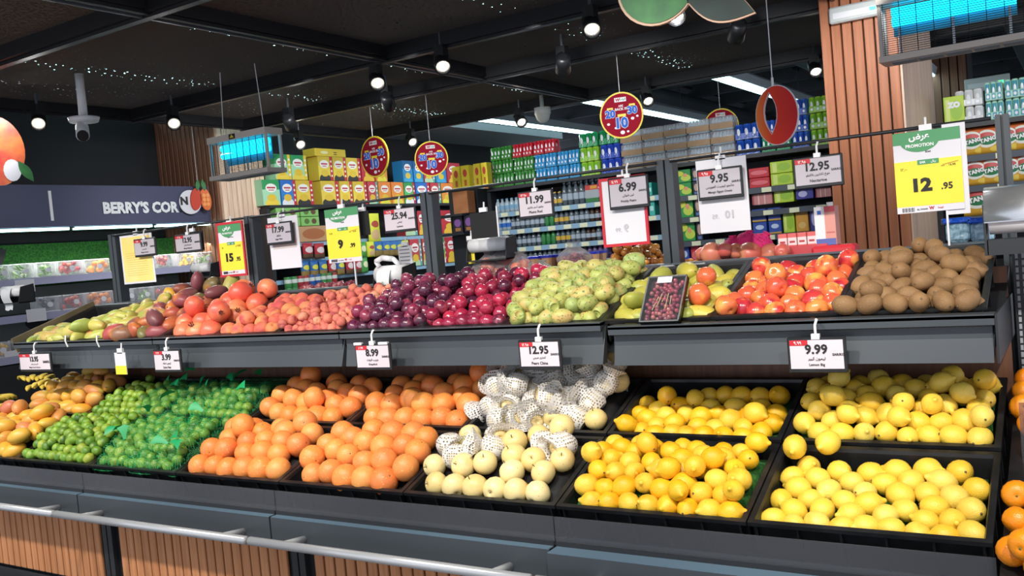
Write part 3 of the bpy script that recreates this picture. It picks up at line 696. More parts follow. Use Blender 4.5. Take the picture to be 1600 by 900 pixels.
# pears, some in white foam nets
def foam_net(seed):
    rg = random.Random(seed); n, k = 26, 17; V = []; F = []
    L = rg.uniform(.105, .13)
    for j in range(k):
        x = j/(k-1); z = -.040+L*x
        if x < .72: r = .047*math.sqrt(max(.05, 1-((z-.002)/.052)**2))
        else: r = .026+.030*(x-.72)/.28*rg.uniform(.9, 1.1)
        for i in range(n):
            t = 2*PI*(i+.5*(j % 2))/n; s = 1+.05*math.sin(3*t+seed)+(.10*math.sin(2*t+seed) if x > .7 else 0)
            V.append((r*s*math.cos(t), r*s*math.sin(t), z+(.006*math.sin(2*t) if x > .8 else 0)))
    for j in range(k-1):
        for i in range(n):
            a, b2 = j*n+i, j*n+(i+1) % n; F.append((a, b2, b2+n, a+n))
    return mesh_from('foam_net', V, F, M['foam'], True)
NETS = [foam_net(i) for i in range(3)]
def netted(pos, rot, s, lab, grp):
    t = thing('netted_pear', lab, 'pear', pos, rot, grp); t.scale = (s, s, s)
    part('pear', SH['china_pear'][0][0], t); part('foam_net', R.choice(NETS), t); return t
pv = lambda u, v: .05+.12*v+.02*math.sin(u*9)
for row, n_, ls in ((0, 50, 2.6), (1, 50, 3.0)):
    fr = FR[2, row]; base = heap(fr, .043, .0, .05 if row == 0 else .06, f0=1.25, back=.4); LC(2, row, base)
    pts_ = pack(fr, .0435, base, n_, ls*.82, 21+row, K=300, rvar=.05, mu=.93); pl_ = rank_labels(pts_, .0435, base, 'pear', '%s pear crate' % rl[row])
    for i_, (u, v, h, ri) in enumerate(pts_):
        if (row == 0 and (v < .16 or R.random() < .42)) or (row == 1 and R.random() < .14):
            v_ = Vector((R.uniform(-.6, .6), -R.uniform(.2, 1), R.uniform(-.6, 1)))
            place('china_pear', fr(u, v, h), v_.to_track_quat('Z', 'Y').to_euler(), ri/.0435, pl_[i_].replace('pear','China pear',1), 'bare China pears in the %s crate' % rl[row])
        else:
            a = Vector((R.uniform(-1, 1), R.uniform(-.9, .6), R.uniform(-.2, 1)))
            netted(fr(u, v, h), a.to_track_quat('Z', 'Y').to_euler(), ri/.0435*1.02, pl_[i_].replace('pear','white netted pear',1), 'foam netted China pears in the %s crate' % rl[row])
# grapefruit
for k in (3, 4):
    for row in (0, 1):
        fr = FR[k, row]; base = heap(fr, .048, 0, .05 if row == 0 else .03, f0=1.35, back=.5 if row == 0 else 1.); LC(k, row, base)
        fill(fr, 'grapefruit', .0475, base, 46, 'orange grapefruit',
             '%s crate %s' % (rl[row], 'beside pears' if k == 3 else 'beside netted limes'), 2.15 if row == 0 else 2.3, 31+k*2+row, 'any')
# limes
nl = {(6, 0): 104, (6, 1): 62, (5, 0): 84, (5, 1): 48}
for (k, row), n_ in nl.items():
    fr = FR[k, row]; base = heap(fr, .0255, 0, .05 if (k, row) != (6, 1) else .03, f0=1.2, back=.6); LC(k, row, base, M['grass'] if 0 else mat('dark_green_liner', '24401c', .8))
    lp = fill(fr, 'lime', .0255, base, n_, 'loose green lime' if k == 6 else 'netted green lime', '%s lime crate' % rl[row], 1.9, 51+k+row*3, 'any', mu=.9, K=220)
    if k == 5 or row == 1:      # net bags lying over the limes
        for q in range(2 if k == 5 else 1):
            u0, u1 = ((.0, .34), (.27, .60))[q] if k == 5 else (.38, .62); v0, v1 = (.0, .40)
            LPA = np.array(lp)
            def surf(u, v):
                d2 = (LPA[:, 0]-u)**2+(LPA[:, 1]-v)**2; q = LPA[:, 2]+np.sqrt(np.maximum((LPA[:, 3]*1.25)**2-d2, 0)); q = np.where(d2 < (LPA[:, 3]*1.25)**2, q, -1)
                return max(float(q.max()), base(min(max(u, 0), fr.W), min(max(v, 0), fr.D))+.012)
            V = []; F = []; nu, nv = 64, 64; rg = random.Random(k*9+row*3+q); p1, p2 = rg.random()*6, rg.random()*6
            for j in range(nv+1):
                for i in range(nu+1):
                    x, y = i/nu, j/nv; u = u0+(u1-u0)*x+.012*math.sin(9*y+p1); v = v0+(v1-v0)*y+.01*math.sin(8*x+p2)
                    e = min(x, 1-x, y, 1-y)*2; hh = surf(u, v)+.003+.003*math.sin(x*37+p1)*math.sin(y*41+p2)-(.01 if e < .04 else 0)
                    V.append(tuple(fr(u, v, max(hh, fr.H-.02))))
            for j in range(nv):
                for i in range(nu): a = j*(nu+1)+i; F.append((a, a+1, a+nu+2, a+nu+1))
            o = part('net_bag', mesh_from('net_bag', V, F, M['greennet'], True))
            where_ = {(5, 0): 'front crate', (5, 1): 'back crate', (6, 1): 'back lime crate'}[k, row]
            tag(o, 'green mesh net bag over limes in the lower %s, %s' % (where_, ['side nearer the loose limes', 'side nearer the grapefruit'][q] if k == 5 else 'at its right corner'), 'net bag', 'green net bags')
            # gathered tails of the bag
            for s_ in range(4):
                ms = MB()
                c0 = fr(u0+(u1-u0)*rg.uniform(.2, .8), v0+(v1-v0)*rg.uniform(.15, .95), 0); hh = base(.3, .2)+.075
                c0 = c0+fr.N*hh; d = Vector((rg.uniform(-1, 1), rg.uniform(-.6, .4), rg.uniform(.0, .7))).normalized(); sd = d.orthogonal().normalized(); nn = 5
                pts = []
                for a in range(nn+1):
                    wv = .006+.020*(a/nn)**1.3; cc = c0+d*(.075*a/nn)+Vector((0, 0, -.02*(a/nn)**2)); pts += [cc-sd*wv, cc+sd*wv*.2+Vector((0, 0, .01*(a/nn))), cc+sd*wv]
                ms.add(pts, [(a*3+c_, a*3+c_+1, a*3+c_+4, a*3+c_+3) for a in range(nn) for c_ in (0, 1)])
                mo = part('net_tail', ms.mesh('net_tail', mat('green_net_gathered', '149a58', .5) if 'gn' not in M else M['gn'], True), o); M['gn'] = mo.data.materials[0]
# mangoes at the left end
for row in (0, 1):
    fr = FR[7, row]; base = heap(fr, .043, 0, .05, f0=1.2, back=.3); LC(7, row, base)
    fill(fr, 'mango', .041, base, 34 if row == 0 else 30, 'orange mango', 'left end lower %s crate' % rl[row], 2.3, 71+row, 'lie', mu=.95)
# ------------------------------------------------------------------ upper crates
UX = [-.240-.3985*(k+1) for k in range(12)]
up = [('kiwi', 'kiwi', .0315, 150, 'fuzzy brown kiwi', 'lie', .02, .02, 2.3),
      ('nectarine', 'nectarine', .0355, 62, 'glossy red and orange nectarine', 'any', .01, .01, 2.2),
      ('owais_mango', 'owais mangoes', .037, 40, 'yellow green mango', 'lie', .0, .01, 2.4),
      ('prickly_pear', 'prickly pears', .0295, 100, 'yellow green prickly pear', 'lie', .02, .03, 3.2),
      ('red_plum', 'red plums', .0295, 92, 'glossy red plum', 'any', .02, .035, 2.5),
      ('plum', 'dark plums', .0295, 92, 'glossy dark purple plum', 'any', .02, .045, 2.5),
      ('small_peach', 'small peaches', .0225, 150, 'small fuzzy pink peach', 'any', .0, .04, 2.4),
      ('peach', 'peaches', .037, 60, 'fuzzy orange and red peach', 'any', .0, .03, 2.3),
      ('pomegranate', 'pomegranates', .053, 30, 'large orange red pomegranate', 'any', .0, .045, 2.4),
      ('red_mango', 'red mangoes', .045, 26, 'purple and red mango', 'lie', .02, .03, 2.4),
      ('green_mango', 'green mangoes', .037, 36, 'blushed green mango', 'lie', .0, .03, 2.6),
      ('green_mango', 'pale mangoes', .034, 34, 'slender pale green mango', 'lie', -.02, .0, 2.0)]
ulab = ['kiwi', 'nectarine', 'owais mango', 'prickly pear', 'red plum', 'dark plum', 'small peach', 'peach', 'pomegranate', 'red mango', 'green mango', 'pale mango']
ucrate = ['full of kiwis at the right end', 'of nectarines', 'of yellow green mangoes with a grape tray on it', 'heaped with prickly pears', 'of red plums', 'of dark plums', 'of small peaches', 'of peaches', 'of pomegranates', 'of purple red mangoes', 'of yellow green mangoes beside the purple ones', 'of slender mangoes at the left end']
nb_ = ['at right end', 'beside kiwis', 'beside nectarines', 'beside mangoes', 'beside prickly pears', 'beside small peaches', 'beside dark plums', 'beside pomegranates', 'beside peaches', 'beside pomegranates', 'near left end', 'at left end']
UF = []
for k, (kind, grp, r, n_, lab, mode, rise, bump, lim) in enumerate(up):
    fr = Frame('U', UX[k]); UF.append(fr)
    base = heap(fr, r, rise-.05, bump, taper=.04 if k in (0, 2, 11) else .0, f0=1.25 if k != 9 else 1.1, back=.3)
    crate(fr, 'shallow black upper crate ' + ucrate[k], None, base)
    fill(fr, kind, r, base, n_, lab, 'upper crate '+nb_[k], lim, 101+k, mode, parts=True, mu=.93, K=240, edge=(.006+r*.8), region=(0, fr.W, .010, fr.D))
# fruit lying on the front rim
def on_rim(k, us, lab, grp):
    kind, _, r = up[k][:3]
    for q, u in enumerate(us): place(kind, UF[k](u, .012, UH+r*.55), orient(up[k][5]), 1.0, lab+', %s from left' % ORD[q], grp)
on_rim(0, (.02, .09, .16, .225, .29, .35), 'brown kiwi lying on the front rim of its crate', 'kiwis along the front rim')
on_rim(3, (.06, .19, .25), 'prickly pear on the front rim above the 12.95 label', 'prickly pears on the front rim')
on_rim(9, (.05, .12), 'mango on the front rim of the purple mango crate', 'mangoes on the front rim')
o = place('nectarine', UF[2](.335, .10, UH+.04), orient('any'), 1.05, 'deep red nectarine lying in the mango crate right of the grape tray', 'stray nectarines')
o = place('nectarine', UF[2](.32, .23, UH+.05), orient('any'), .95, 'red and yellow nectarine lying higher up in the mango crate', 'stray nectarines higher')
# ------------------------------------------------------------------ price labels and promotion cards
def sign_frame(name, label, cat, xl, xr, yt, yb, y, tilt=0., group=None, yaw=0.):
    cxp, cyp = (xl+xr)/2, (yt+yb)/2
    c = aty(cxp, cyp, y); wd = aty(xr, cyp, y).x-aty(xl, cyp, y).x
    ht = aty(cxp, yt, y).z-aty(cxp, yb, y).z
    t = thing(name, label, cat, tuple(c), (tilt, 0, yaw), group); return t, wd, ht
def price_label(xl, xr, yt, yb, y, price, eng, ar, label, old='١٣.٩٥', white_clips=False, hook=.05, yaw=0., scr='screen'):
    t, w_, h_ = sign_frame('price_label', label, 'price label', xl, xr, yt, yb, y, 0, 'electronic price labels', yaw)
    MB().box(-w_/2, 0, -h_/2, w_/2, .012, h_/2, b=.003).build('frame', M['black'], t)
    e = .008
    MB().box(-w_/2+e, -.0015, -h_/2+e*1.6, w_/2-e, .001, h_/2-e).build('screen', M[scr], t)
    MB().box(-w_/2+e, -.0025, h_/2-e-h_*.15, -w_/2+w_*.36, -.001, h_/2-e).build('red_band', M['red'], t)
    text(t, old, -w_*.31, h_/2-e-h_*.075, -.0035, M['whiteink'], h=h_*.09, name='old_price', bold=.01)
    text(t, price, 0, h_*.17, -.003, M['ink'], h=h_*.28, name='price_text', bold=.03)
    text(t, arabic(ar), 0, -h_*.10, -.003, M['ink'], h=h_*.11, wmax=w_*.62, name='arabic_text', bold=.01)
    text(t, eng, 0, -h_*.27, -.003, M['ink'], h=h_*.095, wmax=w_*.6, name='name_text', bold=.015)
    text(t, 'SAR/KG', w_*.37, h_*.02, -.003, M['ink'], wmax=w_*.2, name='unit_text', bold=.03)
    MB().box(-w_*.45, -.0025, -h_*.42, -w_*.33, -.0015, -h_*.415).box(w_*.33, -.0025, -h_*.42, w_*.45, -.0015, -h_*.415).build('fine_print', M['ink'], t)
    if white_clips: MB().box(-w_*.5, -.004, h_*.46, -w_*.28, .008, h_*.55).box(w_*.2, -.004, h_*.46, w_*.45, .008, h_*.55).build('clip', M['white'], t)
    pts = [(0, .004, h_/2-.01), (0, .004, h_/2+hook*.7), (.004, .01, h_/2+hook), (0, .022, h_/2+hook)]
    MB().tube(pts, .004, 6).box(-.012, -.002, h_/2-.006, .012, .010, h_/2+.010).build('hanger', M['white'], t)
    return t
YS, YL = 3.445, 2.725
price_label(809, 864, 297, 341, YS, '11.99', 'Plums Red', 'برقوق أحمر بالكيلو', 'pale price label reading 11.99 for red plums, hanging on the rod', 'ﻩ١٣.٩٥'[1:], scr='screen2')
price_label(950, 1013, 275, 326, YS-.02, '6.99', 'Prickly Pears', 'تين شوكي', 'price label reading 6.99 in front of the red framed blank card', '١١.٩٩')
price_label(1089, 1160, 262, 311, YS-.02, '9.95', 'Mango Egypt Owais', 'مانجو ايجبت العويس', 'price label reading 9.95 in front of a blank white card', '٩.٩٥')
price_label(1239, 1317, 243, 293, YS, '12.95', 'Nectarine', 'خوخ نكتارين بالكيلو', 'price label reading 12.95 for nectarines, hanging before the wooden pillar', '١٢.٩٥')
price_label(599, 650, 324, 363, YS, '25.94', 'Lychees', 'ليتشي', 'price label reading 25.94 left of the second upright', '٢٥.٩٤', scr='screen2')
price_label(415, 456, 347, 382, YS-.02, '17.99', 'Sugar Plum', 'برقوق', 'price label reading 17.99 in front of a white card', '١٧.٩٩')
price_label(273, 314, 365, 395, YS, '12.95', 'Mango Pakistani', 'مانجو باكستاني', 'small price label reading 12.95 under the berry sign, with a black card behind', '١٢.٩٥')
price_label(209, 243, 372, 401, YS-.02, '9.99', 'Mango Yemeni', 'مانجو يمني', 'small price label reading 9.99 in front of the yellow paper', '٩.٩٩')
price_label(810, 876, 531, 578, YL, '12.95', 'Pears China', 'كمثرى صيني', 'price label reading 12.95 for China pears on the lower edge', '١٢.٩٥', scr='screen2')
price_label(1230, 1322, 527, 583, YL, '9.99', 'Lemon Big', 'ليمون كبير', 'largest price label, reading 9.99, above the right lemon crate', '٩.٩٩', scr='screen2')
price_label(555, 610, 537, 579, YL, '8.99', 'Grapefruit', 'جريب فروت', 'price label reading 8.99 for grapefruit with white clips', '٨.٩٩', True, scr='screen2')
price_label(240, 282, 546, 582, YL, '3.99', 'Lime Net', 'ليمون شبك', 'price label reading 3.99 above the netted limes', '٣.٩٩', scr='screen2')
price_label(30, 79, 551, 581, YL, '13.95', 'Mango Yemeni Taymoor', 'مانجو يمني تيمور', 'price label reading 13.95 at the left end of the lower edge', '١٣.٩٥', scr='screen2')
def card(name, label, xl, xr, yt, yb, y, m_, frame=None, yaw=0, cat='sign card'):
    t, w_, h_ = sign_frame(name, label, cat, xl, xr, yt, yb, y, 0, None, yaw)
    MB().box(-w_/2, 0, -h_/2, w_/2, .003, h_/2).build('card', M[m_], t)
    if frame:
        f = .012; MB().box(-w_/2-f, -.003, -h_/2-f, w_/2+f, .006, -h_/2).box(-w_/2-f, -.003, h_/2, w_/2+f, .006, h_/2+f).box(-w_/2-f, -.003, -h_/2, -w_/2, .006, h_/2).box(w_/2, -.003, -h_/2, w_/2+f, .006, h_/2).build('frame', M[frame], t)
    MB().box(-.02, .0, h_/2-.005, .02, .012, h_/2+.02).cyl((0, .01, h_/2), (0, .016, h_/2+.045), .004, n=6).build('clip', M['white'], t)
    return t, w_, h_
def promo(xl, xr, yt, yb, y, big, small, name, label, frame=None, stake=False, old='16.95', arold='١٢.٠٠'):
    t, w_, h_ = card('promotion_card', label, xl, xr, yt, yb, y, 'paper', frame)
    MB().box(-w_/2, -.001, h_*.5-h_*.15, w_/2, 0, h_*.5).build('green_band', M['green'], t)
    m = MB(); n = 20; cxx, cz_ = -w_*.10, h_*.5-h_*.10; rx = w_*.30; rz = h_*.155
    m.prism([(cxx+rx*math.cos(PI+PI*i/n), cz_+rz*math.sin(PI+PI*i/n)) for i in range(n+1)], -.0016, 0).build('green_disc', M['green'], t)
    text(t, arabic('عرض'), -w_*.1, h_*.42, -.003, M['whiteink'], h=h_*.095, wmax=w_*.4, name='arabic_text', bold=.04)
    text(t, 'PROMOTION', -w_*.1, h_*.325, -.003, M['whiteink'], wmax=w_*.42, name='promotion_text', bold=.03)
    text(t, name, w_*.02, h_*.24, -.002, M['ink'], h=h_*.025, wmax=w_*.4, name='name_text', bold=.02)
    MB().box(-w_/2, -.001, -h_*.42, w_/2, 0, h_*.14).build('yellow_panel', M['yellow'], t)
    MB().box(-w_*.15, -.002, h_*.085, w_*.17, 0, h_*.145).build('currency_tab', M['green'], t)
    text(t, 'SAR', -w_*.07, h_*.113, -.003, M['whiteink'], h=h_*.028, name='currency_text', bold=.03)
    text(t, arabic('ريال'), w_*.09, h_*.113, -.003, M['whiteink'], h=h_*.035, name='currency_text', bold=.02)
    text(t, arold, -w_*.36, h_*.045, -.002, M['ink'], h=h_*.035, name='old_price', bold=.01)
    text(t, 'WAS', w_*.22, h_*.045, -.002, M['ink'], h=h_*.014, name='old_price', bold=.01)
    text(t, old, w_*.36, h_*.05, -.002, M['ink'], h=h_*.028, name='old_price', bold=.02)
    ln = MB().add([(w_*.22, -.003, h_*.055), (w_*.45, -.003, h_*.085), (w_*.45, -.003, h_*.09), (w_*.22, -.003, h_*.06)], [(0, 1, 2, 3)]); ln.build('strike_line', M['red'], t)
    o_ = text(t, big, -w_*.09, -h_*.16, -.003, M['ink'], h=h_*.17, wmax=w_*.42, name='price_text', bold=.05); o_.scale.x *= 1.15
    text(t, '.'+small, w_*.265, -h_*.2, -.003, M['ink'], h=h_*.085, wmax=w_*.26, name='price_text', bold=.03)
    bc = MB()
    for i in range(12): bc.box(-w_*.42+i*w_*.016, -.002, -h_*.485, -w_*.42+i*w_*.016+w_*(.005+.005*(i % 3 == 0)), -.001, -h_*.435)
    o = bc.build('barcode', M['ink'], t); o['kind'] = 'stuff'
    text(t, 'AL WAHA', -w_*.12, -h_*.462, -.002, M['ink'], h=h_*.02, name='shop_text', bold=.02)
    text(t, 'W', w_*.02, -h_*.455, -.002, M['red'], h=h_*.04, name='shop_mark', bold=.05)
    text(t, arabic('الواحة'), w_*.15, -h_*.46, -.002, M['red'], h=h_*.028, name='shop_text', bold=.02)
    if stake: MB().box(w_*.22, .004, -h_/2-.14, w_*.25, .010, -h_/2+.05).build('stake', M['white'], t)
    return t
o = promo(1397, 1503, 203, 331, 3.42, '12', '95', 'Kiwi', 'largest yellow promotion card reading 12.95, above the kiwis', None, True)
MB().box(.05, .006, -.155, (aty(1512, 268, 3.42)-aty(1450, 268, 3.42)).x, .009, .15).build('card_behind', M['paper'], o)
promo(510, 562, 325, 410, 3.42, '9', '99', 'Peach', 'yellow promotion card reading 9.99 above the small peaches', None, True, '13.95', '٩.٩٩')
promo(343, 380, 350, 429, 3.42, '15', '95', 'Mango Pakistani', 'red framed yellow promotion card reading 15.95, right of the berry sign', 'redframe', False, '17.95', '١٥')
t, w_, h_ = card('blank_card', 'white card in a red frame behind the 6.99 label', 943, 1007, 280, 380, YS+.01, 'paper', 'redframe')
o = text(t, '9', .005, -.07, -.002, M['inkg'], h=.035, bold=.03); o.scale.x *= -1
o = text(t, '.99', -.03, -.075, -.002, M['inkg'], h=.018, bold=.02); o.scale.x *= -1
t, w_, h_ = card('blank_card', 'large white card with faint mirrored 10.95, behind the 9.95 label', 1090, 1169, 247, 363, YS+.01, 'paper')
o = text(t, '10', .02, -.075, -.002, M['inkg'], h=.032, bold=.03); o.scale.x *= -1
o = text(t, '.95', -.035, -.08, -.002, M['inkg'], h=.018, bold=.02); o.scale.x *= -1
t, w_, h_ = card('blank_card', 'white card behind the 17.99 label, first upright', 421, 468, 338, 420, YS+.012, 'paper')
MB().box(-w_*.38, -.001, -.03, w_*.4, 0, .1).build('show_through', mat('show_through', 'c9bdb6', .8), t)
t, w_, h_ = card('notice_paper', 'yellow lined notice paper with white border at the left upright', 190, 240, 366, 443, YS+.012, 'paper')
MB().box(-w_*.45, -.001, -h_*.46, w_*.45, 0, h_*.46).build('print', M['paper_y'], t)
ln = MB()
for i in range(11): ln.box(-w_*.35, -.002, h_*.12-i*h_*.045, w_*.3, -.001, h_*.125-i*h_*.045)
o = ln.build('lettering', mat('orange_ink', 'd8904a', .7), t); o['kind'] = 'stuff'
t, w_, h_ = card('black_card', 'black card holder behind the small 12.95 label under the berry sign', 283, 318, 362, 393, YS+.016, 'blackm')
t, w_, h_ = card('black_card', 'black card holder hanging just right of the 9.99 promotion card', 556, 577, 330, 368, YS+.016, 'blackm')
t, w_, h_ = card('black_card', 'wide black card holder hanging between second upright and the drinks', 735, 777, 331, 372, YS+.016, 'blackm')
MB().box(w_/2, -.002, -h_/2, w_/2+.006, .006, h_/2+.02).build('edge', M['white'], t)
# narrow price tag seen edge-on on the lower ledge
t, w_, h_ = card('price_tag', 'narrow yellow and white tag turned sideways on the lower edge', 180, 197, 551, 585, YL, 'paper', cat='price tag')
MB().box(-w_*.5, -.001, -h_*.5, w_*.5, 0, -h_*.1).build('print', M['yellow'], t)
t, w_, h_ = card('price_tag', 'small yellow and white tag standing by the green guavas', 731, 741, 375, 412, 3.62, 'paper', cat='price tag')
MB().box(-w_*.5, -.001, -h_*.5, w_*.5, 0, h_*.2).build('print', M['yellow'], t)
# free hooks on the rim
for px in (108, 155+2):
    p = aty(px, 532, 2.74); tag(MB().tube([(0, 0, .02), (.004, -.02, .025), (.012, -.028, .0), (.016, -.02, -.03)], .004).build('hook', M['white']), 'small white plastic hook on the upper rim near the 13.95 label' if px < 120 else 'empty white hook on the upper rim above the lime crate', 'hook').location = p

# ------------------------------------------------------------------ bag roll dispensers
def roll_holder(px, py, y, sc, label, metal=False, film=True, sx=1.):
    p = aty(px, py, y); t = thing('bag_dispenser', label, 'bag dispenser', tuple(p)); t.scale = (sc*sx, sc, sc)
    m = 'bright' if metal else 'metal_dark'
    MB().prism([(-.15, -.10), (.15, -.10), (.15, -.092), (-.15, -.092)], -.06, .08).box(-.15, .075, -.10, .15, .082, .03).build('bracket', M[m if not metal else 'metal_dark'], t)
    for sx in (-.15, .145): MB().add([(sx, -.06, -.1), (sx+.005, -.06, -.1), (sx+.005, .08, -.1), (sx, .08, -.1), (sx, -.03, .03), (sx+.005, -.03, .03), (sx+.005, .08, .05), (sx, .08, .05)],
                                     [(0, 1, 2, 3), (7, 6, 5, 4), (0, 4, 5, 1), (1, 5, 6, 2), (2, 6, 7, 3), (3, 7, 4, 0)]).build('side_plate', M['metal_dark'], t)
    r = MB().cyl((-.14, 0, 0), (.135, 0, 0), .045, n=20); r.build('bag_roll', M['white'], t, True)
    MB().cyl((.135, 0, 0), (.143, 0, 0), .016, n=12).build('roll_core', M['cardboard'], t)
    if film:
        V = []; F = []; k = 8
        for j in range(k+1):
            for i in range(5):
                x = -.09+.14*i/4*(1-.25*j/k); V.append((x, -.048-.015*math.sin(j*.7), .02-.17*j/k+.006*math.sin(i*2+j)))
        for j in range(k):
            for i in range(4): a = j*5+i; F.append((a, a+1, a+6, a+5))
        part('hanging_bag', mesh_from('hanging_bag', V, F, M['white'], True), t)
    return t
t = roll_holder(613, 428, 3.42, .95, 'bag dispenser with a white bag hanging, behind the small peaches', sx=.62)
text(t, arabic('بلدي'), -.03, -.04, -.068, M['green'], h=.02, name='bag_print', bold=.02)
m = MB().tube([(-.1, -.02, .04), (-.12, -.03, .07), (-.05, -.03, .085), (.05, -.02, .075), (.1, -.01, .04)], .014, 8); m.build('crumpled_bag_end', M['white'], t, True)
roll_holder(765, 382, 3.62, .75, 'bag dispenser with a bare white roll, right of the second upright', film=False)
roll_holder(318, 418, 3.7, .62, 'small bag dispenser with a white roll behind the pomegranates', film=False)
roll_holder(22, 455, 3.3, .8, 'bag dispenser with a pulled white bag at the left edge over the fridge')
# big steel-topped one on the right upright
p = aty(1606, 330, 3.05); t = thing('bag_dispenser', 'large bag dispenser with a bright steel hood at the right edge', 'bag dispenser', tuple(p))
m = MB(); n = 9; prof = [(-.062*math.cos(PI*.55*i/n)-.0, .10*math.sin(PI*.5*i/n)) for i in range(n+1)]
V = []; F = []
for i, (yy, zz) in enumerate(prof): V += [(-.11, yy, zz-.02), (.16, yy, zz-.02), (.16, yy+.004, zz-.024), (-.11, yy+.004, zz-.024)]
for i in range(n):
    a = i*4; F += [(a, a+1, a+5, a+4), (a+2, a+3, a+7, a+6), (a+1, a+2, a+6, a+5), (a+3, a, a+4, a+7)]
part('hood', mesh_from('hood', V, F, M['bright'], True), t)
MB().cyl((-.1, .0, -.01), (.155, .0, -.01), .05, n=20).build('bag_roll', M['white'], t, True)
MB().box(-.105, -.03, -.12, .16, .05, -.075).box(-.115, -.03, -.12, -.108, .06, .03).build('bracket', M['metal_dark'], t)
MB().prism([(-.0, -.075), (.06, -.075), (.04, -.03), (.02, -.03)], -.034, -.03).build('cutter', M['blackm'], t)

# ------------------------------------------------------------------ hanging cutouts and signs
def wire(parent, h=.8, x=0, z0=0, y=0):
    MB().cyl((x, y, z0), (x, y, z0+h), .0025, n=4).build('string', M['white'], parent)
def disc(xc, yc, rpx, y, yaw, label, deep=.012, squeeze=1.):
    c = aty(xc, yc, y); r = rpx/FPX*(c-Vector((0, 0, CAMZ))).dot(_f)/1.03
    t = thing('round_sign', label, 'hanging sign', tuple(c), (0, 0, yaw), 'red round number signs')
    def ov(k, y0, y1, nm, mt): MB().prism([(r*k*math.cos(2*PI*i/36)*1.0, r*1.05*k*math.sin(2*PI*i/36)) for i in range(36)], y0, y1).build(nm, mt, t)
    ov(1, 0, deep, 'yellow_rim', mat('sign_yellow', 'f3dc3a', .5) if 'sy' not in M else M['sy'])
    ov(.93, -.002, .002, 'red_face', mat('sign_red', 'c21f36', .45) if 'sr' not in M else M['sr'])
    blue = M.setdefault('sb', mat('sign_blue', '2f6fd6', .8)); 
    MB().box(-r*.27, -.004, r*.60, r*.27, -.001, r*.80).build('logo_plate', M['whiteink'], t)
    text(t, 'W', -r*.12, r*.70, -.006, M['red'], h=r*.14, bold=.05); text(t, arabic('الواحة'), r*.1, r*.70, -.006, M['green'], h=r*.13, bold=.02)
    text(t, 'ARE', 0, r*.42, -.004, M['whiteink'], h=r*.09, bold=.03); text(t, 'BACK !!!', 0, r*.28, -.004, M['whiteink'], h=r*.12, bold=.04)
    for s_, x, z, hh in (('20', -.50, .10, .36), ('30', .52, .18, .36), ('10', .02, -.34, .50)):
        o = text(t, s_, r*x, r*z, -.004, M['whiteink'], h=r*hh*1.12, bold=.09, name='number_outline')
        text(t, s_, r*x, r*z, -.009, blue, h=r*hh, bold=.04, name='number')
        MB().box(r*x-r*hh*.38, -.006, r*z+r*hh*.55, r*x+r*hh*.38, -.003, r*z+r*hh*.78).build('yellow_tab', M['yellow'], t)
    for x, z, q in ((-.62, -.35, .06), (.5, -.2, .07), (.72, -.12, .05), (-.3, -.55, .05), (0, -.78, .09), (.25, -.76, .05)):
        MB().prism([(r*x+r*q*1.2*math.cos(a), r*z+r*q*math.sin(a)) for a in [k*PI/4 for k in range(8)]], -.004, -.001).build('white_dot', M['whiteink'], t)
    wire(t, 1.2, 0, r); return t
M['sy'] = mat('sign_yellow', 'f3dc3a', .5); M['sr'] = mat('sign_red', 'a0182e', .8, spec=.15)
disc(971, 180, 35.5, 6.3, math.radians(14), 'largest red round number sign, hanging under the canopy centre')
disc(674, 248, 27, 6.4, math.radians(33), 'red round number sign above the tea boxes, left of the drinks')
disc(585, 245, 31.5, 6.5, math.radians(-6), 'red round number sign turned aside, above the yellow tea boxes')
disc(1127, 198, 28, 8.0, math.radians(12), 'red round number sign half hidden behind the bottled water trays')
# ring-shaped nectarine cutout
c = aty(1214, 180, 4.2); s = (aty(1248, 180, 4.2).x-aty(1180, 180, 4.2).x)/2
t = thing('fruit_cutout', 'hanging red nectarine cutout with a dark slit, left of the pillar', 'hanging decoration', tuple(c), (0, 0, math.radians(-8)))
RM = NT('ring_print'); tcn = RM.n('ShaderNodeTexCoord'); sp = RM.n('ShaderNodeSeparateXYZ'); RM.l(tcn.outputs['Generated'], sp.inputs[0]); cr = RM.n('ShaderNodeValToRGB')
cr.color_ramp.elements.new(.35)
for i_, c_ in enumerate(('ee8230', 'e2381c', 'c8141e')): cr.color_ramp.elements[i_].color = L4(c_)
RM.l(sp.outputs[0], cr.inputs[0]); RM.l(cr.outputs[0], RM.b.inputs['Base Color']); RM.b.inputs['Roughness'].default_value = .7
def lobes(pts_out, pts_in, y0, y1):
    m = MB(); n = len(pts_out)
    for i in range(n):
        j = (i+1) % n; a, b2, c2, d2 = pts_out[i], pts_out[j], pts_in[j], pts_in[i]
        for yy, fl_ in ((y0, 0), (y1, 1)):
            V = [(a[0], yy, a[1]), (b2[0], yy, b2[1]), (c2[0], yy, c2[1]), (d2[0], yy, d2[1])]; m.add(V, [(0, 1, 2, 3) if not fl_ else (3, 2, 1, 0)])
        m.add([(a[0], y0, a[1]), (a[0], y1, a[1]), (b2[0], y1, b2[1]), (b2[0], y0, b2[1])], [(0, 1, 2, 3)])
        m.add([(d2[0], y0, d2[1]), (c2[0], y0, c2[1]), (c2[0], y1, c2[1]), (d2[0], y1, d2[1])], [(0, 1, 2, 3)])
    return m
n = 40; po = []; pi = []
for i in range(n):
    a = PI/2+2*PI*i/n; po.append((s*math.cos(a), s*1.36*math.sin(a)*.99))
    q = math.sin(a); pi.append((-.28*s+.30*s*math.cos(a)*(1-abs(q)**3), .12*s+.98*s*q+.0*s))
lobes(po, pi, -.006, .006).build('printed_ring', RM.m, t)
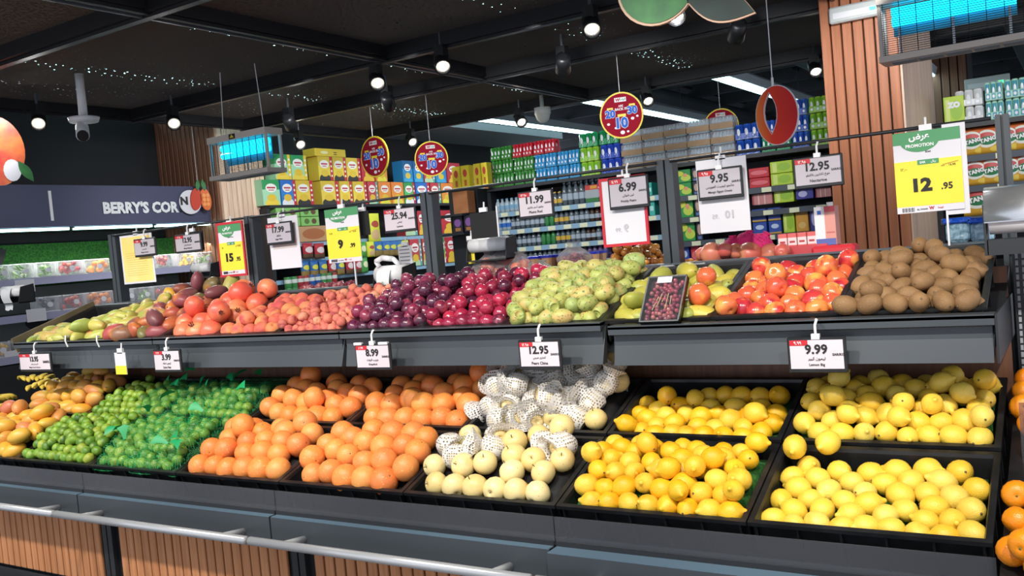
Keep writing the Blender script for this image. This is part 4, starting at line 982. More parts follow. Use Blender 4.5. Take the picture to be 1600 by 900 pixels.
lobes([(x*1.035, z*1.03) for x, z in po], [(x*.995, z*.995) for x, z in po], -.004, .008).build('white_edge', M['paper'], t)
lobes([(x+(.02*s if x > -.28*s else -.02*s), z) for x, z in pi], pi, -.009, .006).build('slit_edge', M['paper'], t)
wire(t, 1.0, -.1*s, s*1.25); MB().cyl((-.1*s, 0, s*1.2), (-.1*s, 0, s*1.75), .006, n=6).build('cord', M['white'], t)
# green avocado-like cutout at the top
def leafpts(L, W_, n=14, k=1.): return [(-L+2*L*i/n, W_*math.sin(PI*i/n)**k) for i in range(n+1)]+[(L-2*L*i/n, -W_*math.sin(PI*i/n)**k) for i in range(1, n)]
c = aty(1025, -22, 2.6); t = thing('fruit_cutout', 'hanging green fruit cutout with a dark leaf at the top edge', 'hanging decoration', tuple(c), (0, math.radians(0), 0))
r = .125
MB().prism([(r*math.cos(2*PI*i/32), r*.93*math.sin(2*PI*i/32)) for i in range(32)], -.004, .008).build('pale_edge', mat('cutout_edge', 'c9a58a', .5), t)
MB().prism([(r*.965*math.cos(2*PI*i/32)+.003, r*.90*math.sin(2*PI*i/32)+.003) for i in range(32)], -.007, .0).build('green_fruit', mat('cutout_green', '22642f', .4, noise=(14, '37803c', .8)), t)
o = MB().prism(leafpts(.115, .05), -.004, .004).build('leaf_edge', bpy.data.materials['cutout_edge'], t); o.location = (.185, .0, -.095); o.rotation_euler = (0, math.radians(24), 0)
o = MB().prism(leafpts(.112, .047), -.007, .0).build('leaf', mat('cutout_leaf', '10201c', .5, noise=(8, '1c332b', .8)), t); o.location = (.185, 0, -.092); o.rotation_euler = (0, math.radians(24), 0)
wire(t, .8, 0, .1)
# peach cutout at the far left
c = atx(2, 236, -5.9); t = thing('fruit_cutout', 'hanging orange and red peach cutout cut by the left edge', 'hanging decoration', tuple(c), (0, 0, math.radians(60)))
m = mat('cutout_peach', 'e07a3c', .3, noise=(5, 'c22838', 1)); a_ = .17
MB().prism([(a_*.8*math.cos(2*PI*i/28), a_*1.3*math.sin(2*PI*i/28)*(1-.12*math.cos(2*PI*i/28))) for i in range(28)], -.006, .006).build('peach', m, t)
MB().prism([(a_*.3+a_*.3*math.cos(2*PI*i/16), -a_*.75+a_*.42*math.sin(2*PI*i/16)) for i in range(16)], -.010, 0).build('white_flower', M['paper'], t)
o = MB().prism(leafpts(.08, .03), -.012, -.004).build('leaf', bpy.data.materials['cutout_green'], t); o.location = (a_*.75, 0, -a_*.8); o.rotation_euler = (0, math.radians(60), 0)
wire(t, 1., 0, .2)
# kumquat cutout on the berry sign
c = atx(311, 310, -7.22); t = thing('fruit_cutout', 'kumquat cutout with green leaves at the end of the berry sign', 'hanging decoration', tuple(c), (0, 0, math.radians(78))); t.scale = (.66, .66, .66)
MB().prism([(.17*math.cos(2*PI*i/28)-.14, .175*math.sin(2*PI*i/28)-.05) for i in range(28)], 0, .01).build('white_disc', M['paper'], t)
for nm, dx, rx, col in (('whole_kumquat', -.06, .085, 'c8381c'), ('cut_kumquat', .09, .085, 'e06a2a')):
    o = MB().prism([(rx*math.cos(2*PI*i/24), rx*1.9*math.sin(2*PI*i/24)) for i in range(24)], -.02, 0).build(nm, mat(nm, col, .4), t); o.location = (dx, -.01, -.01 if dx < 0 else -.02); o.rotation_euler = (0, math.radians(8 if dx < 0 else -6), 0)
for k in range(6):
    o = MB().prism([(.028*math.cos(a), .03*math.sin(a)) for a in [q*PI/4 for q in range(8)]], -.026, -.02).build('segment', mat('kumquat_flesh', 'ee9a50', .4) if k == 0 else bpy.data.materials['kumquat_flesh'], t); o.location = (.09+(.028 if k % 2 else -.028), -.012, -.09+.065*(k//2))
for dx, an in ((-.02, 100), (.07, 80)):
    o = MB().prism(leafpts(.085, .035), -.02, -.01).build('leaf', bpy.data.materials['cutout_green'], t); o.location = (dx, -.02, .19); o.rotation_euler = (0, math.radians(an), 0)
wire(t, .9, 0, .2); text(t, 'N', -.235, -.03, -.004, M['ink'], h=.12, bold=.05)

# ------------------------------------------------------------------ track spotlights, cameras, insect killers
TRH = 3.03
def track_light(px, py, z, aim, label, lit=True, sc=1.):
    c = atz(px, py, z); t = thing('track_light', label, 'spotlight', tuple(c), group='black track spotlights')
    d = (Vector(aim)-c).normalized(); q = d.to_track_quat('Z', 'Y').to_euler()
    h = MB().lathe([(-.13, .02), (-.125, .050), (0.012, .056), (.014, .048), (-.004, .044)], 16); o = h.build('lamp_head', M['black'], t, True); o.rotation_euler = q
    if lit:
        o2 = MB().lathe([(-.006, .030), (.002, .031), (.004, .018)], 16).build('lens', M['spotglow'], t); o2.rotation_euler = q
    b = -d*.06
    MB().box(b.x-.035, b.y-.03, .02, b.x+.035, b.y+.03, .02+max(.1, (TRH-z)*.55)).build('driver_box', M['black'], t)
    MB().cyl((b.x, b.y, .0), (b.x, b.y, TRH-z+.02), .01, n=8).build('stem', M['track'], t)
    if lit:
        l = bpy.data.lights.new('spot', 'SPOT'); l.energy = 20; l.spot_size = math.radians(80); l.spot_blend = .8; l.shadow_soft_size = .04
        lo = bpy.data.objects.new('lamp_light', l); COL.objects.link(lo); lo.parent = t; lo.location = d*.03; lo.rotation_euler = (d).to_track_quat('-Z', 'Y').to_euler()
    return t
litl = [(60, 193, 'over the fridge at the far left'), (272, 193, 'at the corner of the wood slats'), (590, 130, 'left of two near the canopy centre'), (692, 104, 'right of two near the canopy centre'), (925, 46, 'largest, near the top centre'),
        (1056, 27, 'half hidden by the green fruit cutout'), (470, 226, 'just above the yellow tea boxes'), (645, 222, 'above the left round sign'), (815, 191, 'beside the dome camera'), (1013, 158, 'right of the largest round sign'), (1275, 112, 'just left of the wooden pillar')]
for px, py, lb in litl:
    z = 2.8; c = atz(px, py, z); track_light(px, py, z, (c.x*.6, c.y-1.7, 1.0), 'lit black track spotlight, '+lb)
for px, py, lb in ((608, 165, 'below the lit pair in the middle'), (455, 197, 'over the small insect lamp'), (880, 108, 'left of the largest lit one'), (1150, 58, 'under the dark leaf cutout')):
    c = atz(px, py, 2.8); track_light(px, py, 2.8, (c.x-1.5, c.y+2.5, 1.2), 'unlit black track spotlight turned away, '+lb, False)
t = thing('security_camera', 'white bullet security camera on a stem over the fridge', 'security camera', tuple(atz(133, 205, 2.62)))
MB().cyl((0, 0, .1), (0, 0, .38), .028, n=12).build('stem', M['white'], t, True)
MB().lathe([(.06, .09), (.09, .10), (.10, .03)], 18).build('base_plate', M['white'], t, True)
MB().cyl((0, 0, .06), (.03, -.02, .0), .02, n=10).build('joint', M['white'], t, True)
MB().cyl((-.03, .0, .03), (.12, -.10, -.05), .042, n=14).build('housing', M['white'], t, True)
MB().cyl((.12, -.10, -.05), (.135, -.11, -.058), .036, n=14).build('lens', M['blackm'], t)
t = thing('dome_camera', 'white dome camera under the canopy edge', 'security camera', tuple(atz(848, 178, 2.85)))
MB().lathe([(-.09, .004), (-.08, .035), (-.05, .062), (-.005, .075), (0, .08), (.06, .08), (.065, .02), (.19, .02)], 18).build('dome', M['cream'], t, True)
def insect_lamp(x0, x1, z0, z1, y, label, depth=.14, rot=0.):
    t = thing('insect_lamp', label, 'insect lamp', ((x0+x1)/2, y, z0), (0, 0, rot)); w_ = x1-x0; h_ = z1-z0
    MB().prism([(0, 0)]*0 or [(-w_/2, 0), (w_/2, 0), (w_/2, .03), (-w_/2, .03)], -.02, depth+.02).build('tray', M['beige'], t)
    MB().box(-w_/2, -.01, h_-.045, w_/2, depth+.01, h_).build('top_housing', M['beige'], t)
    for s_ in (-1, 1): MB().box(s_*(w_/2-.012)-.010, 0, .03, s_*(w_/2-.012)+.010, .014, h_-.045).box(s_*(w_/2-.012)-.010, depth-.014, .03, s_*(w_/2-.012)+.010, depth, h_-.045).build('end_post', M['beige'], t)
    for k, zz in enumerate((h_-.08, h_-.13)):
        MB().cyl((-w_/2+.06, depth*.5, zz), (w_/2-.06, depth*.5, zz), .024, n=12).build('uv_tube', M['uvglow'], t, True)
    MB().box(-w_/2+.06, depth*.7, h_-.2, w_/2-.06, depth*.74, h_-.05).build('reflector', mat('reflector', '48aac0', .3), t) 
    g = MB(); ng = 24
    for k in range(ng): zz = .035+(h_-.085)*k/(ng-1); g.cyl((-w_/2+.02, -.005, zz), (w_/2-.02, -.005, zz), .0018, n=4, caps=False)
    for k in range(9): xx = -w_/2+.03+(w_-.06)*k/8; g.cyl((xx, -.008, .03), (xx, -.008, h_-.045), .0022, n=4, caps=False)
    o = g.build('wire_grille', M['blackm'], t); o['kind'] = 'stuff'
    g = MB()
    for k in range(3): xx = -w_/2+.09+(w_-.18)*k/2; g.box(xx-.006, depth*.55, .04, xx+.006, depth*.6, h_-.14)
    g.build('grid_bar', M['bright'], t)
    for s_ in (-1, 1): MB().cyl((s_*w_*.35, depth/2, h_), (s_*w_*.3, depth/2, h_+.45), .003, n=4).build('chain', M['white'], t)
    for k in range(5): MB().box(-w_/2+.05+k*w_/5.4, .02, -.004, -w_/2+.05+(k+.88)*w_/5.4, depth-.02, .0).build('vent_panel', M['soffit'], t)
    return t
insect_lamp(-.834, -.16, Z(.755), Z(1.09), 5.0, 'large insect lamp with glowing blue tubes before the pillar, upper right')
t = insect_lamp(-5.18, -4.60, Z(.645), Z(.945), 4.4, 'small insect lamp with blue glow, hanging left over the tea boxes')
MB().box(-.06, -.012, .262, .0, -.009, .296).build('warning_label', M['ink'], t); MB().prism([(-.05, .27), (-.01, .27), (-.03, .292)], -.014, -.011).build('warning_mark', M['yellow'], t)
def exit_light(p, w_, h_, label):
    t = thing('emergency_light', label, 'emergency light', p)
    MB().box(-w_/2, 0, -h_/2, w_/2, .05, h_/2, b=.01).build('casing', M['cream'], t)
    MB().box(-w_*.42, -.004, -h_*.25, w_*.42, .0, h_*.1).build('lens', M['white'], t)
    MB().box(w_*.25, -.008, -h_*.15, w_*.36, -.003, h_*.05).build('indicator', mat('led_green', '30d878', .4, emit=('38f088', 3)) if 'led' not in M else M['led'], t); M['led'] = bpy.data.materials['led_green']
p0 = aty(1337, 17, 5.93); exit_light(tuple(p0), .32, .10, 'white emergency light with green indicator on the wooden pillar')
p0 = aty(1542, 130, 16.91); exit_light(tuple(p0), .66, .22, 'white emergency light on the far wooden column')
# ------------------------------------------------------------------ shelving behind
def rbox(w_, d_, h_, m_, b=.004): return MB().box(0, 0, 0, w_, d_, h_, b=b).mesh('carton', m_)
M['shelfedge'] = mat('shelf_edge_blue', '8fb4cc', .4); M['ticket'] = mat('shelf_ticket', 'e9ecc8', .6); M['shelf'] = mat('shelf_dark', '22252a', .5)
M['shelfgrey'] = mat('shelf_grey', '4c545d', .45)
def gondola(name, label, L, tops, depth, loc, rz, edge='shelfedge', top_over=0, tick=None):
    """a wall of shelves: L long along its own x, shelves at heights tops, front at y = 0"""
    t = thing(name, label, 'shelving', loc, (0, 0, rz))
    MB().box(0, depth-.02, 0, L, depth, tops[-1]).build('back_panel', M['shelf'], t)
    for z in tops:
        last = z == tops[-1]
        s = MB().box(0, 0 if not last else -.03, z-.03, L, depth, z).build('shelf', M['shelf' if not last else 'metal_dark'], t)
        if not last:
            MB().box(0, -.012, z-.045, L, -.001, z-.002).build('price_rail', M[edge], s)
            if tick:
                tk = MB()
                for x in np.arange(.12, L-.1, tick): tk.box(x, -.016, z-.042, x+.075, -.012, z-.006)
                o = tk.build('ticket', M['ticket'], s); o['kind'] = 'stuff'
    for x in (0, L): MB().box(x-.02, -.005, 0, x+.02, depth, tops[-1]-.03).build('upright', M['shelf'], t)
    return t
G1 = gondola('shelving', 'long shelving of water and soda behind the stand, below the can packs', 1.80, [.3, .86, 1.10, Z(-.17), Z(-.011), Z(.153), Z(.318), Z(.548)], .5, (-4.63, 7.1, 0), 0, 'shelfedge', tick=.16)
G2 = gondola('shelving', 'shelving of soft drinks right of the middle upright', 1.42, [.3, 1.0, 1.28, Z(-.085), Z(.108), Z(.285), Z(.548)], .5, (-2.82, 7.09, 0), 0, 'shelfgrey', tick=.2)
G1.location.x = -4.63
G3 = gondola('shelving', 'long dark shelving of tea and snacks on the left wall', 4.6, [.3, .9, Z(-.33), Z(-.134), Z(.07), Z(.242), Z(.636)], .5, (-7.0, 6.62, 0), PI/2, 'shelfedge')
G3.scale.y = 1
G4 = gondola('shelving', 'shelving of juice powder pouches right of the pillar', 1.6, [.3, 1.0, 1.3, Z(-.075), Z(.135), Z(.345), Z(.565)], .5, (-.86, 7.12, 0), 0, 'shelfgrey', tick=.25)
# ---- soft drink packs on top: every pack a thing of six cans in film
def can_pack(base, can, accent, w_=.19, h_=.115, d_=.13, logo='e9eef2'):
    key = ('cp', base, can, accent, round(w_, 3), round(h_, 3))
    if key in SH: return SH[key]
    pm = print_mat('pack_'+base, base, [('r', 0, .0, 1, .10, accent)]+[('r', .04+i*.33, .12, .28+i*.33, .9, can) for i in range(3)]+[('e', .16+i*.33, .5, .07, .22, logo) for i in range(3)], .25)
    m = MB()
    for i in range(3):
        for j in range(2):
            x = w_*(i+.5)/3; y = d_*(j+.5)/2; r = min(w_/6, d_/4)*.98; M_ = Matrix.Translation((x, y, 0))
            m.lathe([(0, r*.8), (.006, r), (h_-.010, r), (h_-.002, r*.78)], 10, M_)
    a = m.mesh('cans', pm, True); auto_smooth(a)
    f = MB().box(.002, .004, .003, w_-.002, d_-.004, h_*.42, b=.004).mesh('wrap', pm)
    SH[key] = (a, f); return SH[key]
def put_pack(x, y, z, spec, label, group, rz=0, **kw):
    a, f = can_pack(*spec, **kw); t = thing('drink_pack', label, 'drink pack', (x, y, z), (0, 0, rz), group); part('cans', a, t); part('wrap', f, t); return t
PK = {'G': ('3f9a3c', '2f7a30', '57b04c'), 'R': ('d8283a', 'b81c30', 'ee5a5a'), 'B': ('3aa6dc', '2a88c4', '6cc4ec'), 'L': ('a4d640', '7fc236', 'c8e86a'), 'D': ('2ea868', '1f8a52', '58c48a'),
      'N': ('3a5ad0', '2444b0', '6c8ae4'), 'P': ('2f62c8', '1f4aa8', 'b0c4ea'), 'M': ('a8dcc4', '4a9ab0', 'c4ecd8'), 'W': ('e6e6e6', 'cfd4d6', 'd8dcdc')}
pkn = {'G': 'green soda can pack', 'R': 'red soda can pack', 'B': 'light blue soda can pack', 'L': 'lime green soda can pack', 'D': 'dark green soda can pack', 'N': 'navy blue soda can pack', 'P': 'blue and silver soda can pack', 'M': 'mint green can pack', 'W': 'white and red malt can pack'}
lev = ['on the lowest tier', 'on the second tier', 'on the third tier', 'on the top tier']
def stack(px0, px1, code, n, y=7.14, z0=Z(.55), hh=.122, extra=''):
    xa, xb = aty(px0, 260, y).x, aty(px1, 260, y).x; w_ = (xb-xa)/n
    for i in range(n):
        ex = extra if n == 1 else [', left column', ', right column'][i]+extra
        for k, c_ in enumerate(code):
            put_pack(xa+i*w_+.003, y, z0+k*(hh+.002), PK[c_], '%s %s%s' % (pkn[c_], lev[k], ex), pkn[c_]+'s '+lev[k]+extra, w_=round(w_-.006, 3), h_=hh)
stack(766, 800, 'GGG', 2, extra=' at the shelf end')
stack(801, 833, 'GGR', 2, extra=' beside all green column')
stack(834, 869, 'BBR', 2, extra=' over light blue packs')
stack(870, 905, 'BB', 2, extra=' beside the lime green packs')
stack(906, 937, 'LLD', 1, extra=' left of the navy packs'); stack(938, 970, 'NND', 1, extra=' beside the water trays')
stack(1151, 1190, 'PP', 1, extra=' right of the water trays'); stack(1191, 1238, 'DP', 2, extra=' behind the red cutout'); stack(1239, 1268, 'PPP', 1, extra=' left of the pillar'); stack(1269, 1300, 'LLL', 1, extra=' against the pillar')
stack(1545, 1575, 'MM', 1, z0=Z(.568), hh=.13, extra=' above the pouches'); stack(1576, 1612, 'MM', 1, z0=Z(.568), hh=.13, extra=' at the right edge'); stack(1498, 1543, 'WW', 1, z0=Z(.568), hh=.115, extra=' above the pouches')
# bottled water trays wrapped with brown card
wm = mat('water_bottle', 'b4c8d2', .12, spec=.7); capm = mat('cap_blue', '2a5ab8', .4)
xa, xb = aty(971, 250, 7.14).x, aty(1150, 250, 7.14).x; wt = (xb-xa)/5
tb = MB()
for i in range(6):
    for j in range(2): tb.lathe([(0, .02), (.01, .026), (.045, .024), (.055, .026), (.08, .022), (.095, .010), (.104, .011), (.105, .004)], 8, Matrix.Translation((.028+(wt-.056)*i/5, .03+j*.06, 0)))
tbm = tb.mesh('bottles', wm, True); tcm = MB().box(.0, -.002, .012, wt-.006, .125, .058).mesh('card_tray', M['cardboard']); tfm = MB().box(.0, -.004, .056, wt-.006, .128, .108, b=.008).mesh('shrink_film', M['film'])
for i in range(5):
    for k in range(3):
        t = thing('water_tray', 'water bottle tray in brown card %s, %s' % (lev[k], ['first', 'second', 'third', 'fourth', 'last'][i]+' from the navy packs'), 'bottled water', (xa+i*wt, 7.15, Z(.55)+k*.112)); part('bottles', tbm, t); part('card_tray', tcm, t); part('shrink_film', tfm, t)
# ---- bottles on the shelves
def bottle(h_, r, body, cap, lab, name):
    m = MB().lathe([(0, r*.8), (.006, r), (h_*.60, r), (h_*.74, r*.75), (h_*.86, r*.36), (h_*.93, r*.34)], 9)
    a = m.mesh('bottle', body, True)
    c_ = MB().lathe([(h_*.92, r*.42), (h_, r*.42)], 8).mesh('cap', cap)
    l_ = MB().lathe([(h_*.22, r*1.03), (h_*.5, r*1.03)], 9).mesh('bottle_label', lab)
    return a, c_, l_
glassy = mat('clear_bottle', '5c6870', .12, spec=.8); bl = mat('label_pale_blue', '86b4d0', .5); wl_ = mat('label_white', 'aab8c4', .5); gl = mat('label_gold', 'd8b448', .4); bk = mat('label_blue', '2a6fc8', .5)
dk = mat('bottle_dark', '4a3b34', .15); gn = mat('bottle_green', '3c8a4c', .15); pu = mat('bottle_purple', '6a5a88', .2)
BT = {'w': bottle(.125, .026, wm, bl, bl, 'w'), 'b': bottle(.13, .026, wm, capm, bk, 'b'), 'c': bottle(.135, .024, glassy, wl_, wl_, 'c'), 'g': bottle(.13, .024, glassy, gl, gl, 'g'), 't': bottle(.20, .027, glassy, wl_, wl_, 't'),
      'k': bottle(.13, .024, dk, gl, wl_, 'k'), 'e': bottle(.13, .024, gn, wl_, gn, 'e'), 'p': bottle(.13, .024, pu, wl_, pu, 'p'), 's': bottle(.135, .027, mat('bottle_milky', 'c9d4dc', .3), capm, bk, 's')}
btn = {'w': 'small water bottle with pale blue label', 'b': 'water bottle with blue label', 'c': 'clear glass bottle with white label', 'g': 'glass bottle with gold label', 't': 'tall clear glass bottle', 'k': 'dark bottle', 'e': 'green bottle', 'p': 'purple drink bottle', 's': 'milky white bottle with blue base'}
rows = [(Z(.318), 'wwwwwwwwcccggg'+'tttttttt', 'top'), (Z(.153), 'bbbccccccceegggcccckkkpppp', 'second'), (Z(-.011), 'bbccccccceeegggccckkcppppp', 'third'), (Z(-.17), 'cccccccgccccccccccpppppppp', 'fourth')]
for z, seq, nm in rows:
    x = -4.57
    for q, c_ in enumerate(seq):
        if x > -3.50: break
        a, cc, ll = BT[c_]
        for dy in (.05, .12):
            t = part('bottle', a, None, (x+R.uniform(-.002, .002), 7.1+dy, z)); tag(t, '%s, %s from left, %s bottle shelf%s' % (btn[c_], ORD[min(q, 28)], nm, '' if dy < .1 else ', behind'), 'bottle', '%s bottles, %s shelf%s' % (c_ and btn[c_].split(' bottle')[0], nm, '' if dy < .1 else ' back'))
            part('cap', cc, t); part('bottle_label', ll, t)
        x += .0505 if c_ != 't' else .056
for z, nm in ((Z(.153), 'second'), (Z(-.011), 'third')):
    for q in range(4):
        a, cc, ll = BT['s']; t = part('bottle', a, None, (-3.47+q*.058, 7.16, z)); tag(t, 'milky blue-based bottle, %s from left, %s shelf by the red frame' % (ORD[q], nm), 'bottle', 'milky bottles, %s shelf' % nm); part('cap', cc, t); part('bottle_label', ll, t)
# dark divider strip and a red/green carton by the red-framed card
# ---- cartons: helper with print
_pm = {}
def carton(x, y, z, w_, d_, h_, pm, label, group=None, rz=0, name='carton', cat='carton', b=.003):
    k = (round(w_, 3), round(d_, 3), round(h_, 3), pm.name)
    if k not in _pm: _pm[k] = rbox(w_, d_, h_, pm, b)
    o = bpy.data.objects.new(name, _pm[k]); COL.objects.link(o); o.location = (x, y, z); o.rotation_euler = (0, 0, rz); return tag(o, label, cat, group)
def yrange(px0, px1, x=-7.0, py=300): return atx(px0, py, x).y, atx(px1, py, x).y
def tea(base, top, low, band=None, oval='f4efe8', script='c22a40', cup='e8c23a'):
    L = [('r', 0, .62, 1, 1, top), ('e', .42 if band else .5, .06, .40, .22, low), ('e', .42 if band else .5, .30, .26, .14, cup), ('e', .42 if band else .5, .68, .32, .17, oval), ('r', (.2 if band else .26), .66, (.64 if band else .74), .72, script), ('r', .28 if band else .34, .58, .56 if band else .66, .61, script)]
    if band: L += [('r', .80, 0, 1.02, 1, band), ('e', .90, .8, .05, .05, oval), ('e', .90, .6, .05, .05, oval), ('e', .90, .4, .05, .05, oval), ('e', .90, .2, .05, .05, oval)]
    return print_mat('tea_print', base, L)
T = {'gw': tea('a8dcb4', '2f9a58', 'f0d24a'), 'gwr': tea('a8dcb4', '2f9a58', 'f0d24a', 'e9c63c'), 'yr': tea('f0d24a', 'd8b838', '3a3432', 'c8283c'), 'br': tea('2f7fd0', '2a6cc0', 'f0f0f0', 'c8283c'), 'or': tea('f2963a', 'f0883a', 'f0e04a'), 'orr': tea('f2963a', 'f0883a', 'f0e04a', 'c8283c'),
     'gr': tea('5ab868', '38984e', 'f0f0f0', 'c8283c'), 'te': tea('c04848', 'c83c48', 'b8d8b0', '5aa8a0'), 'rd': tea('c8303c', 'b82838', 'f0c03c'), 'bl': tea('2a8ac8', '1f5a90', '4aa8d8'), 'sal': tea('d8845c', 'c8704c', 'f0d8b8')}
tn = {'gw': 'green and white tea box', 'gwr': 'green tea box with yellow side', 'yr': 'yellow tea box with red side band', 'br': 'blue tea box with red side band', 'or': 'orange tea box', 'orr': 'orange tea box with red band', 'gr': 'green tea box with red band', 'te': 'red and teal tea box', 'rd': 'red tea box', 'bl': 'dark blue tea box', 'sal': 'salmon brown carton'}
def teabox(px0, px1, z0, h_, code, where_, x=-7.0, d_=.16, py=300):
    a, b2 = yrange(px0, px1, x, py); carton(x, a+.004, z0, b2-a-.008, d_, h_, T[code], '%s %s' % (tn[code].replace(' with red side band', ''), where_), None, PI/2, 'tea_box', 'tea box')
z1 = Z(.636)
tb1 = [(410, 438, 'gw', 'nearest the pale wood column'), (439, 463, 'br', 'second from the pale wood column'), (463, 490, 'yr', 'third from the pale wood column'), (502, 530, 'yr', 'under the yellow carton stack, left'), (531, 551, 'yr', 'under the yellow carton stack, middle'), (552, 574, 'yr', 'beside the teal one'),
       (575, 591, 'te', 'below the turned round sign'), (592, 611, 'or', 'just right of the teal one'), (612, 631, 'or', 'left of the green one'), (632, 649, 'gr', 'left of the small blue one'), (650, 672, 'br', 'under the left round sign'), (673, 689, 'te', 'under the left round sign, right part'), (690, 713, 'orr', 'behind the second upright'), (714, 738, 'rd', 'behind the yellow pair'), (739, 764, 'or', 'near the left end of the drinks')]
for a, b2, c_, lb in tb1: teabox(a, b2, z1, .262, c_, 'on the lower tier '+lb)
tb2 = [(433, 459, 'gwr', 'left of two big ones'), (459, 484, 'gwr', 'right of two big ones'), (501, 524, 'yr', 'below the yellow carton'), (524, 545, 'yr', 'in the middle'), (545, 567, 'yr', 'left of the turned round sign'), (568, 589, 'rd', 'behind the turned round sign'), (590, 608, 'or', 'right of the turned round sign'),
       (632, 648, 'bl', 'left of the round sign'), (649, 664, 'bl', 'touching the round sign'), (665, 682, 'te', 'behind the round sign'), (683, 700, 'bl', 'behind the round sign, right'), (701, 722, 'rd', 'right of the round sign'), (730, 745, 'sal', 'before the drinks, left'), (746, 762, 'sal', 'before the drinks, right')]
for a, b2, c_, lb in tb2: teabox(a, b2, z1+.266, .262 if c_ != 'sal' else .24, c_, 'on the upper tier '+lb)
yb = print_mat('yellow_carton', 'e8c43c', [('r', .6, .5, .7, .6, '2a2a2a'), ('r', .6, .25, .7, .35, '2a2a2a'), ('e', .3, .5, .12, .2, 'f4e8b0')])
a, b2 = yrange(492, 540, -7.0, 240); carton(-7.0, a, z1+.53, b2-a, .18, .085, yb, 'flat yellow carton lying on top of the yellow tea boxes', None, PI/2, 'carton', 'carton')
ys = print_mat('yellow_red_box', 'f2de38', [('e', .5, .68, .26, .16, 'd8503a'), ('r', .35, .15, .65, .4, 'd87030')])
for i, (a, b2) in enumerate(((712, 725), (726, 739), (746, 757), (758, 768))):
    p = aty(a, 300, 7.0).x; q = aty(b2, 300, 7.0).x
    carton(p-.01, 6.98, Z(.56), q-p-.005, .08, .22, ys, 'bright yellow box with red emblem, %s' % ['leftmost of four', 'second of four', 'third of four', 'nearest the green packs'][i], None, 0, 'tea_box', 'tea box')
gs = MB().box(-4.98, 6.95, 0, -4.66, 7.5, Z(.555)).build('shelf_case', M['shelf']); MB().box(-5.06, 6.74, Z(.335)-.02, -4.70, 6.95, Z(.335)-.001).box(-5.1, 6.74, Z(.165)-.02, -4.70, 6.95, Z(.165)-.001).build('shelf', M['shelf'], gs)
tag(gs, 'dark end case of the drinks shelving behind the black card holder', 'shelf case')
br = mat('brown_carton', 'a4683c', .7, noise=(8, 'b87c4c', .8))
x0_, x1_ = aty(718, 320, 6.9).x, aty(741, 320, 6.9).x
carton(x0_, 6.80, Z(.335), x1_-x0_, .12, .20, br, 'brown wood-coloured carton left of the black card holder', None, 0)
for i in range(2): carton(x0_+.0+i*.10, 6.78, Z(.13), .085, .1, .16, print_mat('purple_box', '2a2430', [('e', .5, .6, .35, .25, '8a5aa0'), ('r', .2, .1, .8, .3, 'b07838')]) if i == 0 else _last, 'small purple and black pack, %s of the pair' % ['left', 'right'][i], None, 0) if 0 else None
pp_ = print_mat('purple_box', '2a2430', [('e', .5, .6, .35, .25, '8a5aa0'), ('r', .2, .1, .8, .3, 'b07838')])
for i in range(2): carton(x0_-.02+i*.12, 6.80, Z(.165), .1, .1, .15, pp_, 'small purple and black pack, %s of the pair' % ['left', 'right'][i], None, 0)
# shelves under the tea: snacks and boxes
def pouch_mesh(w_, h_, d_, m_, name='pouch'):
    V = []; F = []; nu, nv = 8, 8
    for side in (-1, 1):
        for j in range(nv+1):
            for i in range(nu+1):
                x = i/nu; z = j/nv; q = (math.sin(PI*x)**.6)*(math.sin(PI*(.04+.93*z))**.5 if j < nv else 0)
                if j == 0: q *= 1
                V.append((w_*(x-.5)*(1-.05*math.sin(PI*z)), side*d_/2*q+.002*side, h_*z))
    n1 = (nu+1)*(nv+1)
    for j in range(nv):
        for i in range(nu):
            a = j*(nu+1)+i; F.append((a, a+1, a+nu+2, a+nu+1)); F.append((n1+a+nu+1, n1+a+nu+2, n1+a+1, n1+a))
    for j in range(nv):
        for e_ in (0, nu): a = j*(nu+1)+e_; F.append((a, a+nu+1, n1+a+nu+1, n1+a) if e_ else (n1+a, n1+a+nu+1, a+nu+1, a))
    for i in range(nu): F.append((i+1, i, n1+i, n1+i+1)); a = nv*(nu+1)+i; F.append((a, a+1, n1+a+1, n1+a))
    return mesh_from(name, V, F, m_, True)
PM = {'yel': print_mat('snack_yellow', 'dfe03a', [('e', .5, .62, .3, .12, 'b84838'), ('e', .5, .25, .35, .18, 'e0b888')]), 'red': print_mat('snack_red', 'b82838', [('e', .5, .55, .35, .2, 'e8d8d8'), ('r', 0, 0, 1, .3, '6a5038')]), 'blu': print_mat('snack_blue', '2f6ab0', [('e', .5, .6, .35, .15, 'e0e048'), ('r', 0, 0, 1, .4, '9a8048')]),
      'grn': print_mat('snack_green', '4aa04c', [('e', .5, .55, .3, .2, 'e8e8c0')]), 'grb': print_mat('box_green_snack', '8cc86c', [('e', .3, .5, .14, .3, '5a7a3a'), ('e', .7, .5, .14, .3, '6a4a34')]), 'brn': print_mat('box_brown', 'c49a70', [('e', .5, .5, .4, .35, 'b06a40')]), 'can': print_mat('tin_print', '3c6ab0', [('r', 0, .55, 1, .9, 'c8d8e0')])}
pme = {k: pouch_mesh(.17, .22, .07, PM[k]) for k in ('yel', 'red', 'blu', 'grn')}
def pouch_at(px, py, x, kind, label, group=None, sc=(1, 1, 1), y=None, rz=PI/2):
    p = atx(px, py, x) if y is None else aty(px, py, y); o = part('snack_pouch', pme[kind], None, tuple(p), (0, 0, rz)); o.scale = sc; return tag(o, label, 'snack pouch', group)
